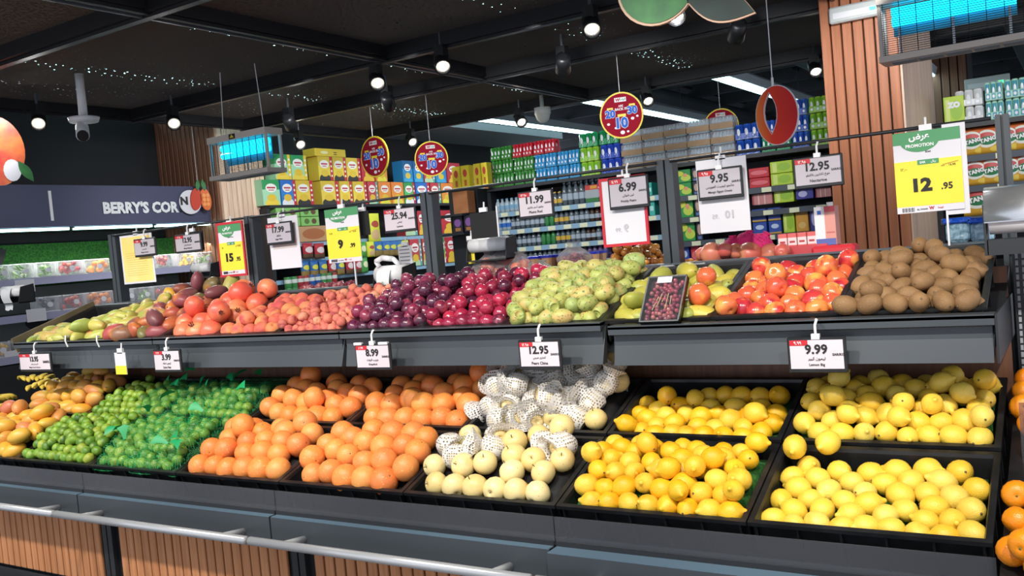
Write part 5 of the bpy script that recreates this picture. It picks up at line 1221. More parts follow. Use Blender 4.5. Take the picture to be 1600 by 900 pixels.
for i, (a, b2) in enumerate(((433, 470), (471, 500))):
    y0_, y1_ = yrange(a, b2, -6.97, 345)
    for k in range(2): carton(-6.97, y0_, Z(.242)+.17+k*.1, y1_-y0_-.01, .15, .095, PM['grb'], 'green snack box on the upper shelf, %s stack, %s' % (['left', 'right'][i], ['below', 'above'][k]), None, PI/2)
    MB().box(-7.1, y0_, Z(.242)+.14, -6.97, y1_, Z(.242)+.165)
y0_, y1_ = yrange(468, 512, -6.97, 365)
carton(-6.97, y0_, Z(.242), y1_-y0_, .16, .165, PM['brn'], 'long brown and cream carton left of the 9.99 promotion card', None, PI/2)
for px, k, lb in ((586, 'yel', 'tall yellow snack pouch right of the 9.99 promotion card'), (545, 'red', 'red snack pouch partly behind the 9.99 promotion card')): pouch_at(px, 378 if px > 560 else 370, -6.95, k, lb, None, (1.25, 1, 1.5))
y_l = [(632, 652, 'te'), (653, 664, 'rd'), (690, 716, 'rd'), (717, 733, 'bl')]
for a, b2, c_ in y_l:
    teabox(a, b2, Z(.242), .30, c_, 'on the second shelf, %s' % {652: 'two left of the second upright', 664: 'just left of the second upright', 716: 'just right of the second upright', 733: 'two right of the second upright'}[b2], -6.97, .14, 350)
for a, b2, c_ in ((642, 660, 'te'), (661, 668, 'te'), (698, 714, 'rd'), (690, 698, 'gr')):
    teabox(a, b2, Z(-.134)+.0, .33, c_, 'on the third shelf, %s' % {660: 'two left of the second upright', 668: 'just left of the second upright', 714: 'two right of the second upright', 698: 'just right of the second upright'}[b2], -6.97, .14, 400)
for i, px in enumerate((482, 500)): pouch_at(px, 404, -6.93, 'red', 'red and white snack bag on the middle shelf, %s one' % ['left', 'right'][i], None, (.9, 1, .75))
for i, (px, k) in enumerate(((478, 'blu'), (492, 'blu'), (506, 'blu'), (520, 'red'), (533, 'blu'), (547, 'red'), (560, 'red'), (570, 'grn'))): pouch_at(px, 434-i*1.1, -6.93, k, '%s snack bag on the lower snack shelf, number %s from the left' % ({'blu': 'blue', 'red': 'red', 'grn': 'green'}[k], ['one', 'two', 'three', 'four', 'five', 'six', 'seven', 'eight'][i]), None, (.72, 1, .8))
for i, (px, k) in enumerate(((567, 'grn'), (580, 'yel'), (592, 'blu'), (604, 'blu'), (614, 'blu'), (624, 'blu'), (634, 'yel'))): pouch_at(px, 402-i*.6, -6.93, k, '%s snack bag above the white bag dispenser, number %s' % ({'blu': 'blue', 'yel': 'yellow', 'grn': 'green'}[k], ['one', 'two', 'three', 'four', 'five', 'six', 'seven'][i]), None, (.8, 1, .8))
cm = MB().lathe([(0, .036), (.004, .038), (.105, .038), (.11, .036)], 12)
for c_, nm in (('3c8a4a', 'green'), ('2a5aa8', 'blue'), ('a83038', 'red')):
    me = cm.mesh('tin_can', print_mat('tin_'+nm, c_, [('r', 0, .4, 1, .75, 'd8e0d8')])); SH['tin', nm] = me; auto_smooth(me)
for k in range(2):
    for i in range(9):
        nm = ['green', 'red', 'blue'][(i//2) % 3]; o = part('tin_can', SH['tin', nm], None, (-6.93, 6.72+i*.085, Z(-.33)+k*.112)); tag(o, '%s tin can in the %s row, %s from the pale wood column' % (nm, ['lower', 'upper'][k], ORD[i]), 'tin can', '%s tins, %s row' % (nm, ['lower', 'upper'][k]))
# soft drinks to the right of the middle upright
def onG2(px0, px1, z, h_, pm, label, cat='carton', rows_=1, y=7.12, d_=.15, lab2=('lower', 'upper', 'top')):
    xa_, xb_ = aty(px0, 300, y).x, aty(px1, 300, y).x
    for k in range(rows_): carton(xa_, y, z+k*(h_+.003), xb_-xa_-.006, d_, h_, pm, label+('' if rows_ == 1 else ', %s one' % lab2[k]), None, 0, 'carton', cat)
g7 = print_mat('green_fruit_pack', '2f9a48', [('e', .3, .7, .28, .2, 'd8e048'), ('e', .7, .35, .3, .25, 'c8dc50'), ('e', .68, .55, .12, .15, 'e8a070')])
nv = print_mat('navy_face_pack', '20283c', [('e', .5, .55, .3, .28, 'c8a898'), ('r', .2, .05, .8, .2, '5a7ab0')])
rc = print_mat('red_script_pack', 'cc2838', [('e', .5, .5, .42, .22, 'e87078')]); pkk = print_mat('pink_tin_pack', 'd08a88', [('r', .0, .0, .1, 1, 'a84a50'), ('r', .3, 0, .36, 1, 'e8c8c0'), ('r', .6, 0, .66, 1, 'e8c8c0')])
lz = print_mat('lime_box', 'b8d838', [('e', .62, .5, .3, .34, '9cc838'), ('r', .1, .1, .3, .9, 'd8e880')]); oz = print_mat('orange_box', 'dca03a', [('e', .5, .3, .3, .15, 'e8c070')])
rn = print_mat('blue_juice_pack', '2c4ea8', [('e', .5, .6, .3, .18, 'c8d8f0'), ('r', 0, 0, 1, .15, 'c8a04a')]); pv_ = print_mat('violet_pack', '3c3c98', [('e', .4, .5, .25, .3, 'c0c0e8')])
teal = print_mat('teal_pack', '38b8a8', [('r', .2, .3, .8, .6, 'b8e8e0')])
for z, n_, nm in ((Z(.285), 2, 'top'), (Z(.108), 1, 'second'), (Z(-.085), 1, 'third')):
    onG2(1055, 1082, z, .105 if n_ == 2 else .16, g7, 'green fruit drink pack right of the middle upright, %s shelf' % nm, rows_=n_)
    onG2(1083, 1094, z, .105 if n_ == 2 else .16, nv, 'dark navy drink pack by the green ones, %s shelf' % nm, rows_=n_)
onG2(1172, 1205, Z(.285), .075, rc, 'red drink carton on the top drinks shelf', rows_=2); onG2(1206, 1242, Z(.285), .09, lz, 'lime green box on the top drinks shelf', rows_=2)
onG2(1243, 1296, Z(.285), .17, lz, 'large lime green box behind the 12.95 nectarine label')
onG2(1174, 1207, Z(.150), .085, pkk, 'pink tin pack on the drinks shelf below the red cartons'); onG2(1209, 1241, Z(.150), .105, lz, 'small lime green box below the larger ones'); onG2(1243, 1272, Z(.16), .08, pv_, 'violet box under the nectarine label'); onG2(1274, 1300, Z(.16), .07, pkk, 'pink and green pack touching the pillar')
onG2(1172, 1195, Z(-.085), .10, rn, 'blue juice pack on the third shelf, left', rows_=2); onG2(1197, 1218, Z(-.085), .10, rn, 'blue juice pack on the third shelf, right', rows_=2)
onG2(1220, 1239, Z(-.085), .165, lz, 'lime green box with pale lettering'); onG2(1240, 1261, Z(-.085), .165, oz, 'orange yellow box with pale lettering'); onG2(1262, 1281, Z(-.085), .18, pv_, 'violet box beside the orange yellow one')
onG2(1284, 1302, Z(.0), .1, pkk, 'pink pack behind the milk carton')
for px, s_ in ((1229, 'za'), (1250, 'za')):
    q = aty(px, 340, 7.11); t_, w1, h1 = text_mesh('zo', M['whiteink'], .03); 
MB()
for i in range(9): onG2(1056+i*16+ (40 if i > 6 else 0), 1070+i*16+(40 if i > 6 else 0), Z(-.31)+.03, .15, [rn, rc, nv, teal][i % 4], 'drink pack on the bottom visible shelf, place %s from the upright' % ['one', 'two', 'three', 'four', 'five', 'six', 'seven', 'eight', 'nine'][i])
MB().box(-2.8, 7.1, Z(-.31), -1.42, 7.5, Z(-.285)).build('shelf', M['shelf'], None) if 0 else None
onG2(1012, 1020, Z(.318), .11, teal, 'teal bottle pack left of the middle upright, top shelf', rows_=1); onG2(1012, 1022, Z(.153), .13, teal, 'teal bottle pack left of the middle upright, second shelf')
onG2(914, 936, Z(.318), .15, print_mat('grey_red_box', 'a8b0b4', [('r', 0, .72, 1, 1, 'c83838'), ('r', .4, .78, .9, .95, 'd8a030'), ('r', 0, 0, 1, .25, '2f7a3a')]), 'grey box with red top and green base by the red frame')
# pouches right of the pillar
tg = print_mat('drink_pouch', 'd8703a', [('r', 0, 0, 1, .55, 'dca838'), ('e', .45, .55, .42, .33, 'e8ece0'), ('e', .45, .66, .30, .13, 'c84a48'), ('e', .48, .48, .33, .16, '1f7a48'), ('e', .75, .15, .2, .1, 'f0d058')])
pme['tg'] = pouch_mesh(.165, .185, .06, tg); pme['tgb'] = pouch_mesh(.20, .215, .07, tg)
for rw, (z, px_list, k, nm) in enumerate(((Z(.345), (1522, 1546, 1577, 1602), 'tg', 'top'), (Z(.135), (1524, 1549, 1577, 1604), 'tg', 'middle'), (Z(-.075), (1525, 1558, 1590), 'tgb', 'bottom'))):
    for i, px in enumerate(px_list):
        x = aty(px, 250, 7.14).x; t = part('drink_pouch', pme[k], None, (x, 7.16, z)); tag(t, 'orange juice powder pouch on the %s shelf, %s from the pillar' % (nm, ['first', 'second', 'third', 'fourth'][i]), 'pouch')
        sc_ = 1.2 if k == 'tgb' else 1
        o = text(t, 'TANG', 0, .095*sc_, -.036*sc_, M['whiteink'], wmax=.105*sc_, bold=.05); o.rotation_euler = (0, -.2, 0)
carton(aty(1475, 180, 7.14).x, 7.14, Z(.568), .13, .12, .20, lz, 'lime green box with pale writing between pillar and malt packs', None, 0)
o = COL.objects[-1]; t_ = bpy.context.scene.collection.objects[-1]
text(t_, 'zo', .065, .14, -.002, M['whiteink'], h=.045, bold=.05)
# ---- berry fridge on the left wall
t = thing('berry_fridge', 'open berry fridge under the dark sign along the left wall', 'display fridge', (-7.3, 2.2, 0), (0, 0, PI/2))
L = 4.08       # own x runs along the wall, y goes into the case
MB().box(0, .58, .5, L, .60, 2.0).build('grass_back', M['grass'], t)
MB().box(0, .555, 0, L, .575, 1.62).build('back_panel', mat('fridge_inside', '8a918e', .5), t)
MB().box(0, -.02, Z(.505), L, .06, Z(.855)).build('header', M['navy'], t)
MB().box(0, .02, Z(.49), L, .45, Z(.51)).build('canopy_board', M['metal_dark'], t)
for i in range(5): MB().box(.04+i*.82, .0, Z(.478), .80+i*.82, .05, Z(.498)).build('light_tube', M['striplight'], t)
lil = mat('fridge_shelf', 'a9a8c4', .35)
for nm, z, yy in (('shelf', Z(.085), .0), ('shelf', Z(-.20), -.18), ('shelf', Z(-.5), -.36)):
    s_ = MB().box(0, yy, z-.012, L, .56, z).build(nm, M['metal_dark'], t); MB().box(0, yy-.015, z-.05, L, yy, z+.008).build('front_lip', lil, s_)
    for i in range(3): MB().prism([(0, 0)]*0 or [(.6+i*1.3, z-.08), (.66+i*1.3, z-.14), (.72+i*1.3, z-.14), (.78+i*1.3, z-.08), (.78+i*1.3, z-.012), (.6+i*1.3, z-.012)], yy+.04, yy+.06).build('shelf_bracket', M['blackm'], s_)
MB().box(0, -.38, 0, L, .5, Z(-.56)).build('base', M['metal_dark'], t)
MB().box(L-.03, -.1, 0, L, .6, Z(.85)).build('end_wall', M['metal_dark'], t)
for i in range(3): o = MB().box(0, 0, 0, .05, .02, .33).build('strut', M['blackm'], t); o.location = (1.95+i*1.15, .40, Z(.09)); o.rotation_euler = (math.radians(-12), math.radians(28), 0)
def hsign(body, pxa, pxb, py, m_, h=None, bold=.05):
    a = atx((pxa+pxb)/2, py, -7.275); a0 = atx(pxa, py, -7.275); a1 = atx(pxb, py, -7.275)
    o = text(t, body, a.y-2.2, a.z, -.03, m_, wmax=a1.y-a0.y, name='sign_lettering', bold=bold)
    return o
hsign("BERRY'S COR", 163, 281, 324, M['white'])
hsign('N', 281, 291, 325, M['ink'])
p = atx(77, 321, -7.3); MB().box(p.y-2.2-.012, -.026, p.z-.13, p.y-2.2+.012, -.018, p.z+.12).build('sign_bar', M['white'], t)
# punnets
def punnet(y, z, yy, kind, label, grp, n_=10, wd=.17, tall=.10, sc=.8, lid=True):
    x = -7.3-yy; p = thing('punnet', label, 'fruit punnet', (x, y, z), (0, 0, PI/2), grp)
    MB().box(0, 0, 0, wd, .12, .012).build('tray', M['white'], p); MB().box(0, 0, 0, wd, .12, tall, b=.008).build('clear_shell', M['film'], p)
    o = MB().prism([(wd*.55+.025*math.cos(a), tall*.5+.022*math.sin(a)) for a in [q*PI/6 for q in range(12)]], -.003, .0).build('sticker', M['paper'], p)
    ms = SH[kind][0] if kind in SH else kind
    for q in range(n_):
        r_ = .02; f = part('berry', R.choice(ms), p, (.025+(wd-.05)*R.random(), .03+.05*R.random(), .028+(tall-.05)*R.random()), (R.random()*6, R.random()*6, 0)); f.scale = (sc,)*3
SH['berry_r'] = ([fruit_mesh('berry', ell(.022, .020), fruit_mat('berry_red', ['b83040', 'd05048', '8c2438', 'e07050'], .25), 8, .02, 1, sub=1)], [])
SH['berry_o'] = ([fruit_mesh('berry', ell(.026, .025), fruit_mat('berry_orange', ['ee8a28', 'f0982f'], .3), 8, .02, 1, sub=1)], [])
SH['leafy'] = ([fruit_mesh('leaf_bit', ell(.032, .011), fruit_mat('leafy', ['7aa844', '4f8034', '9cc060', 'dfe6c8'], .4), 7, .05, 1, sub=1)], [])
SH['dark_b'] = ([fruit_mesh('berry', ell(.016, .016), fruit_mat('berry_dark', ['1f2a4a', '2a2438', '38506a', '3c5a3c'], .3), 7, .02, 1, sub=1)], [])
SH['yel_b'] = ([fruit_mesh('berry', ell(.022, .018), fruit_mat('berry_yellow', ['e8b828', 'f0c840', 'd89a20'], .4), 8, .02, 1, sub=1)], [])
def py_(px, x, pyy=430): return atx(px, pyy, x).y
pn = [(-3, 20, 'leafy', 'green leaf'), (22, 60, 'leafy', 'pale green leaf'), (61, 93, 'leafy', 'green herb'), (94, 135, 'berry_r', 'red cherry tomato'), (137, 178, 'berry_o', 'orange kumquat'), (240, 250, 'leafy', 'green bean'), (251, 283, 'berry_r', 'red strawberry'), (284, 313, 'yel_b', 'yellow and green pepper'), (314, 342, 'leafy', 'green chilli')]
for i, (a, b2, k, nm) in enumerate(pn):
    y0_, y1_ = py_(a, -7.3), py_(b2, -7.3)
    punnet(y0_+.01, Z(.087), .02, k,  '%s punnet on the top fridge shelf, %s' % (nm, ['cut by the left edge', 'second from the left edge', 'third from the left', 'left of the orange one', 'left of the upright', 'behind the yellow notice', 'under the small 12.95 label', 'right of the strawberries', 'left of the 15.95 card'][i]), None, 14, y1_-y0_-.02, .13, 1.0)
pn = [(58, 96, 'dark_b', 'dark blueberry'), (97, 140, 'berry_r', 'red cherry tomato'), (141, 182, 'berry_o', 'orange kumquat'), (200, 214, 'dark_b', 'dark berry'), (216, 246, 'leafy', 'green leaf'), (248, 285, 'berry_r', 'red berry'), (286, 320, 'leafy', 'white and green')]
for i, (a, b2, k, nm) in enumerate(pn):
    y0_, y1_ = py_(a, -7.12, 470), py_(b2, -7.12, 470)
    punnet(y0_+.01, Z(-.198), -.17, k,  '%s punnet on the second fridge shelf, %s' % (nm, ['beside the left bag dispenser', 'left of the kumquats', 'left of the upright', 'just right of the upright', 'behind the mangoes, left', 'behind the mangoes, middle', 'behind the mangoes, right'][i]), None, 14, y1_-y0_-.02, .13, 1.0)
for i, (a, b2, k, nm, x, z, yy) in enumerate(((-12, 22, 'yel_b', 'yellow fruit punnet', -6.95, Z(-.497), -.35), (25, 60, 'dark_b', 'dark date punnet', -6.95, Z(-.497), -.35))):
    y0_, y1_ = py_(a, -6.95, 560), py_(b2, -6.95, 560); punnet(y0_+.01, z, yy, k, nm+' on the lowest fridge shelf at the left edge', None, 14, y1_-y0_-.02, .12, 1.0)
for px, py, x in ((24, 448, -7.27), (42, 494, -7.09), (8, 560, -6.93)):
    p = atx(px, py, x); o = MB().box(0, 0, -.05, .16, .004, .05).build('shelf_ticket', M['paper']); o.location = p; o.rotation_euler = (0, 0, PI/2); tag(o, 'white price ticket on the fridge lip, %s' % {24: 'top shelf', 42: 'second shelf', 8: 'lowest shelf'}[px], 'price ticket')
# ---- bananas beyond the left end
def banana(): 
    V = []; F = []; n = 8; k = 10
    for j in range(k):
        x = j/(k-1); a = -.75+1.5*x; r = .019*(math.sin(PI*(.08+.84*x))**.45); cxx = .10*math.sin(a); cz_ = .10*(1-math.cos(a))*-1
        if j in (0, k-1): r = .005
        for i in range(n): t_ = 2*PI*i/n; V.append((cxx+r*math.cos(t_)*math.cos(a), r*math.sin(t_), cz_-r*math.cos(t_)*math.sin(a)*-1))
    for j in range(k-1):
        for i in range(n): F.append((j*n+i, j*n+(i+1) % n, (j+1)*n+(i+1) % n, (j+1)*n+i))
    F.append(tuple(range(n-1, -1, -1))); F.append(tuple((k-1)*n+i for i in range(n))); return mesh_from('banana', V, F, FM['banana'], True)
BA = banana()
bs = MB().box(-6.2, 2.6, 0, -5.1, 3.6, .82).build('banana_stand', M['metal_dark']); tag(bs, 'low dark stand with bananas left of the fruit stand', 'display stand')
for i in range(6):
    c0 = Vector((-5.20-.20*(i % 3)-.05*(i//3), 2.85+.28*(i//3)+.06*(i % 3), .96+.06*(i//3)+.03*(i % 2)))
    t2 = thing('banana_bunch', 'yellow banana bunch %s' % ['nearest the mango crate', 'second from the mango crate', 'at the left edge', 'behind the first bunch', 'behind the second bunch', 'in the far left corner'][i], 'bananas', tuple(c0), (0, 0, R.uniform(0, 6)))
    for q in range(6): part('banana', BA, t2, (.012*q, .032*(q-2.5), .01*(q % 2)), (0, 0, (q-2.5)*.13))
# ---- things on the far side of the stand
def pile(kind, x0, x1, y0, y1, z, r, n_, bumpf, label, grp, seed, sc=1., lim=3., mode='any'):
    class Fz: W = x1-x0; D = y1-y0; H = 0
    b = lambda u, v: 0.
    for u, v, h, ri in pack(Fz, r, b, n_, lim, seed, edge=r*.9, K=160, mu=.93, cling=.1):
        if h > bumpf(u/Fz.W, v/Fz.D)+r: continue
        place(kind, Vector((x0+u, y0+v, z+h)), orient(mode), sc*ri/r, label, grp, parts=kind != 'golden_fruit')
dome = lambda a: (lambda x, y: a*math.sin(PI*min(max(x, .03), .97))**.7)
xg0, xg1 = aty(955, 400, 3.7).x, aty(1031, 400, 3.7).x
pile('golden_fruit', xg0, xg1, 3.57, 3.85, 1.43, .021, 150, dome(.11), 'shiny golden brown fruit piled behind the prickly pears', 'golden fruit pile', 3, lim=8)
pile('golden_fruit', aty(1062, 410, 3.6).x, aty(1085, 410, 3.6).x, 3.57, 3.68, 1.43, .016, 14, dome(.03), 'small golden fruit right of the middle upright', 'small golden fruit', 4, .75)
def fr_at(kind, px, py, y, sc, label, grp=None, rot=None):
    o = place(kind, aty(px, py, y), rot or orient('any'), sc, label, grp or label)
    if not grp: del o['group']
    return o
for i, (px, py, s_, lb) in enumerate(((1112, 396, 1.15, 'large rosy apple lying left of the pink nets'), (1172, 397, 1.2, 'rosy apple in front of the pink nets, with dark hollow'), (1203, 396, 1.0, 'rosy apple right of the pink nets'), (1132, 391, .8, 'rosy apple behind the large one'), (1096, 397, .7, 'small rosy apple half hidden near the upright'), (1130, 402, .8, 'rosy apple low in front of the pink nets'), (1222, 393, .8, 'rosy apple touching the juice tray'), (1150, 393, .8, 'rosy apple under the pink nets'))):
    fr_at('rosy_fruit', px, py, 3.62+.03*(i % 3), s_, lb)
pink = holes_mat('pink_net', 'e8388a', 260, .30, .6, .1)
for i, (px, py, s_) in enumerate(((1146, 391, 1.1), (1167, 379, .95), (1187, 385, 1.15))):
    lb = ['left', 'top', 'right'][i]; t2 = thing('netted_fruit', 'fruit in a bright pink foam net, %s of the three' % lb, 'netted fruit', tuple(aty(px, py, 3.72)), (0, .3*i, 0)); t2.scale = (s_,)*3
    part('fruit', SH['rosy_fruit'][0][0], t2); o = part('pink_net', fruit_mesh('pink_net', [(-.042, 0), (-.044, .015), (-.032, .038), (0, .048), (.028, .041), (.042, .02), (.052, .012), (.056, .016), (.055, 0)], M['pinkfoam'], 16, .03, i, sub=2), t2)
# red cartons at the end
p = aty(1225, 395, 3.66); q = aty(1268, 395, 3.66)
jt = thing('juice_tray', 'tray of four small red and white juice boxes behind the nectarines', 'juice tray', (p.x-.02, 3.66, p.z-.01)); MB().box(-.02, -.005, -.005, .19, .08, .035).build('tray', mat('tray_red', 'c84a50', .4), jt)
jm = print_mat('juice_box', 'e06a68', [('r', 0, .45, 1, .8, 'f0d8d8'), ('e', .5, .2, .35, .15, 'd83c44'), ('r', .2, .55, .8, .65, 'b84048')])
jb = MB().box(0, 0, 0, .035, .03, .085, b=.002).mesh('juice_box', jm)
for i in range(4): part('juice_box', jb, jt, (.0+i*.038, .0, .0))
p = aty(1290, 383, 3.66); mk = thing('milk_carton', 'tall white and pink milk carton standing before the pillar', 'milk carton', (p.x-.035, 3.66, p.z))
MB().box(0, 0, 0, .038, .07, .15).build('white_side', mat('carton_white', 'f0ecec', .4), mk); MB().box(.038, 0, 0, .078, .07, .15).build('pink_side', print_mat('carton_pink', 'e09a8c', [('r', 0, .85, 1, 1, 'd8505a'), ('r', .1, .3, .9, .34, 'c87068')]), mk)
MB().cyl((.055, .03, .15), (.055, .03, .165), .012, n=12).build('cap', M['white'], mk); MB().prism([(.012, .12), (.026, .12), (.026, .135), (.012, .135)], -.002, 0).build('blue_emblem', capm, mk)
MB().box(.002, -.002, 0, .076, 0, .025).build('blue_print', mat('carton_blue', '5a6ab0', .4), mk)
o = MB().box(0, 0, 0, .16, .10, .045, b=.01).build('red_tray', mat('red_cloth', 'd8343f', .5)); o.location = aty(1268, 404, 3.6); tag(o, 'bright red box or tray under the milk carton', 'tray')
# clear bags of red apples behind the plums
def bag(px, py, y, sx, sz, kind, n_, label, m_='film', sy=.8, seed=0, sc=.8):
    c0 = aty(px, py, y); t2 = thing('fruit_bag', label, 'bag of fruit', tuple(c0)); rg = random.Random(seed+px)
    r = fruit_mesh('plastic', [(-.6, 0), (-.6, .5), (-.35, .85), (.05, 1.), (.45, .75), (.8, .35), (1.0, .28), (1.15, .42), (1.16, 0)], M[m_], 18, .10, seed, sub=3)
    o = part('clear_plastic', r, t2); o.scale = (sx, sx*sy, sz)
    for q in range(n_):
        a = rg.uniform(0, 6.28); rr = rg.uniform(.1, .62)
        f = part('fruit', SH[kind][0][q % 2], t2, (sx*rr*math.cos(a), sx*sy*rr*math.sin(a), sz*rg.uniform(-.35, .35)), (rg.random()*6, rg.random()*6, 0)); f.scale = (sc,)*3
for i, (px, py, s_, lb) in enumerate(((765, 418, .09, 'leftmost, beside the yellow tag'), (793, 408, .11, 'largest, behind the red plums'), (815, 420, .07, 'low, right of the largest'), (760, 428, .08, 'low, at the ledge behind the dark plums'))):
    bag(px, py, 3.66+.04*(i % 2), s_, .07, 'rosy_fruit', 8, 'clear bag of red apples %s' % lb, 'film', .7, i, .72)
bag(898, 405, 3.7, .085, .07, 'grape', 40, 'clear bag of dark red grapes behind the prickly pears', 'film', .8, 9, 1.)
for i, (px, py, s_) in enumerate(((848, 424, .06), (832, 428, .05))): bag(px, py, 3.62, s_, .045, 'rosy_fruit', 3, 'crumpled white bag with a red emblem, %s behind the plums' % ['right one', 'left one'][i], 'filmw', .8, 20+i, .6)
# blue lidded tubs
tub = MB().lathe([(0, .03), (.05, .036), (.052, .036)], 12).mesh('cup', mat('tub_peach', 'e8b888', .4)); lid = MB().lathe([(.05, .039), (.062, .039)], 12).mesh('lid', mat('lid_blue', '2a3cc8', .35))
x = aty(822, 420, 4.05).x; k = 0
while x < aty(955, 420, 4.05).x:
    for r_ in range(2):
        for lv in range(3):
            t2 = thing('tub', 'small tub with a bright blue lid, %s, %s row' % (['lowest', 'middle', 'topmost'][lv], ['front', 'back'][r_]), 'tub', (x, 4.0+.08*r_, 1.350+.064*lv), (0, 0, 0), 'blue lidded tubs %s %s' % (['lowest', 'middle', 'topmost'][lv], ['front', 'back'][r_])); part('cup', tub, t2); part('lid', lid, t2)
    x += .083
# green guavas
pile('guava', aty(690, 430, 3.65).x+.05, aty(745, 430, 3.65).x, 3.57, 3.75, 1.43, .024, 34, dome(.03), 'pale green guava between the second upright and the apple bags', 'guavas right of the upright', 6, lim=2.4)
pile('guava', aty(632, 435, 3.65).x, aty(668, 430, 3.65).x, 3.57, 3.75, 1.43, .024, 26, dome(.03), 'pale green guava just left of the second upright', 'guavas left of the upright', 7, lim=2.4)
# red grapes tray behind the peaches
p = aty(475, 446, 3.6); q = aty(540, 440, 3.6)
gt = thing('grape_tray', 'low tray of dark red grapes behind the small peaches', 'grape tray', (p.x, 3.57, 1.44)); MB().box(0, 0, 0, q.x-p.x, .16, .015).build('tray', M['black'], gt)
for i in range(70): o = part('grape', SH['grape'][0][i % 2], gt, (R.uniform(.01, q.x-p.x-.01), R.uniform(.01, .15), .025+R.random()*.02)); o.scale = (1.25,)*3
cn = carton(aty(632, 430, 3.9).x, 3.9, 1.40, .13, .12, .09, M['paper'], 'white carton behind the guavas left of the second upright')
# notice card beside the white dispenser
t2, w_, h_ = card('notice_card', 'grey printed card standing right of the white bag dispenser', 624, 645, 384, 440, 3.75, 'paper')
ln = MB()
for i in range(8): ln.box(-w_*.4, -.002, h_*.38-i*h_*.1, w_*.35, -.001, h_*.41-i*h_*.1)
o = ln.build('lettering', mat('grey_ink', '8a9098', .7), t2); o['kind'] = 'stuff'
# dark red mangoes/papayas stacked behind the pomegranates
for i, (px, py, k, s_, lb) in enumerate(((285, 452, 'red_mango', .9, 'behind the pear shaped one'), (305, 462, 'red_mango', .9, 'next to the large green one'), (268, 458, 'mango', .8, 'standing upright'), (330, 447, 'red_mango', 1.0, 'below the dispenser'), (358, 446, 'green_mango', 1.2, 'large green one under the 15.95 card'), (310, 440, 'red_mango', .9, 'at the back, left of the dispenser'))):
    fr_at(k, px, py, 3.42, s_, 'mango heaped at the back %s' % lb)
fr_at('green_mango', 240, 492, 3.0, 1.45, 'largest green mango with a small sticker, in front of the purple ones', rot=Euler((0, PI/2, .1)))
# grape punnet on the mango crate
fr = UF[2]; gp = thing('grape_punnet', 'black tray of red grapes under clear film, leaning on the mango crate', 'fruit tray', tuple(aty(1003, 509, 2.79)), (math.radians(52), 0, math.radians(0))); gp.scale = (.74, .74, .80)
MB().box(0, 0, 0, .185, .24, .006).box(0, 0, 0, .185, .006, .03).box(0, .234, 0, .185, .24, .03).box(0, 0, 0, .006, .24, .03).box(.179, 0, 0, .185, .24, .03).build('tray', M['black'], gp)
MB().box(-.002, -.002, .03, .187, .004, .033).box(-.002, .236, .03, .187, .242, .033).box(-.002, 0, .03, .004, .24, .033).box(.181, 0, .03, .187, .24, .033).build('rim', M['bright'], gp)
pts = []
for i in range(400):
    u, v = R.uniform(.018, .167), R.uniform(.015, .225)
    if v > .10 and abs(u-.09) > .065-.05*max(0, (v-.18)/.05): 
        if R.random() < .7: continue
    if all((u-a)**2+(v-b2)**2 > .0148**2 for a, b2 in pts): pts.append((u, v))
for u, v in pts: part('grape', R.choice(SH['grape'][0]), gp, (u, v, .016+R.random()*.006))
MB().box(.003, .003, .034, .182, .237, .0355).build('clear_film', film_mat('tray_film', 'd8d8e0', .0, .06, (40, .3), .14), gp)
MB().box(.05, .20, .036, .12, .232, .038).build('label_sticker', M['paper'], gp)
for i in range(5): MB().cyl((.05+.02*i, .06+.02*(i % 3), .03), (.07+.015*i, .13+.015*(i % 2), .032), .0018, n=5).build('stalk', mat('grape_stalk', 'b8a878', .6) if i == 0 else bpy.data.materials['grape_stalk'], gp)
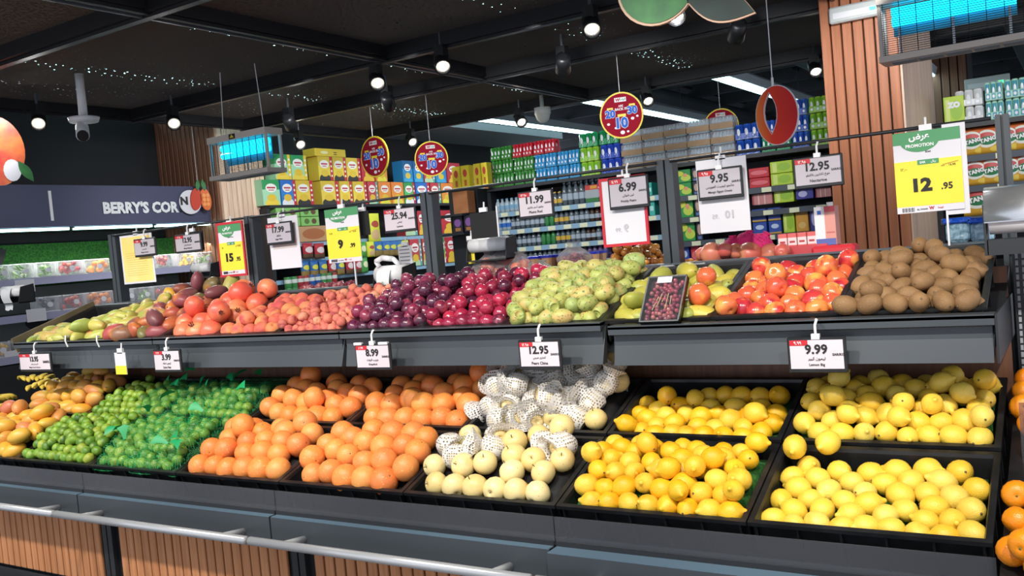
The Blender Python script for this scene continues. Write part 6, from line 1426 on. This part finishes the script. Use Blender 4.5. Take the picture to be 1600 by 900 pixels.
# bags of ice-blue drinks by the pillar foot
for i, (a, b2) in enumerate(((1478, 1516), (1517, 1553))):
    p = aty((a+b2)/2, 380, 3.9); w_ = aty(b2, 380, 3.9).x-aty(a, 380, 3.9).x
    t2 = thing('water_bag', 'clear bag of small water bottles with blue handle, %s' % ['left', 'right'][i], 'bottled water', (p.x, 3.9, p.z))
    MB().box(-w_/2, 0, 0, w_/2, .09, .085, b=.015).build('clear_bag', mat('ice_plastic', 'b8dcec', .08, spec=.8, noise=(60, '6a98b0', .9), bump=(50, .8)) if i == 0 else bpy.data.materials['ice_plastic'], t2)
    MB().box(-w_/2-.008, -.012, .078, w_/2+.006, .09, .098, b=.004).build('blue_top', mat('blue_film', '1f5fe0', .25, bump=(50, .8)) if i == 0 else bpy.data.materials['blue_film'], t2)
# cardboard at the left end of the upper tier
o = MB().box(0, -.012, 0, .012, .50, .085).build('cardboard_flap', M['olivecard']); fr = UF[11]; o.location = fr(-.06, -.0, .03); o.rotation_euler = (T2, 0, math.radians(-6)); tag(o, 'olive brown cardboard side standing at the left end of the mangoes', 'cardboard')
# mandarins at the right edge
ms = thing('mandarin_stand', 'dark slanted stand with mandarins at the right edge', 'display stand', (-.208, 2.25, 0))
MB().box(.0, .0, 0, .9, .9, .60).build('base', M['metal_dark'], ms); o = MB().box(0, 0, 0, .9, 1.0, .02).build('deck', M['black'], ms); o.location = (.0, .0, .70); o.rotation_euler = (math.radians(17), 0, 0)
o = MB().box(.0, 0, 0, .9, .006, .19).build('clear_panel', M['clear'], ms); o.location = (.03, .57, .86)
class Fm: W = .8; D = .42; H = 0
for sec, (y0_, z0_, lb) in enumerate(((2.27, .725, 'front pile at the right edge'), (2.84, .92, 'upper pile behind the clear panel'))):
    mp_ = pack(Fm, .037, lambda u, v: 0., 60, 3.2, 200+sec, K=160, edge=.03, mu=.93); ml_ = rank_labels(mp_, .037, lambda u, v: 0., 'mandarin', lb)
    for (u, v, h, ri), lq in zip(mp_, ml_):
        if u > .45: continue
        place('mandarin', Vector((-.212+u, y0_+v, z0_+v*.31+h)), orient('any'), 1., lq, 'mandarins %s' % lb, True)
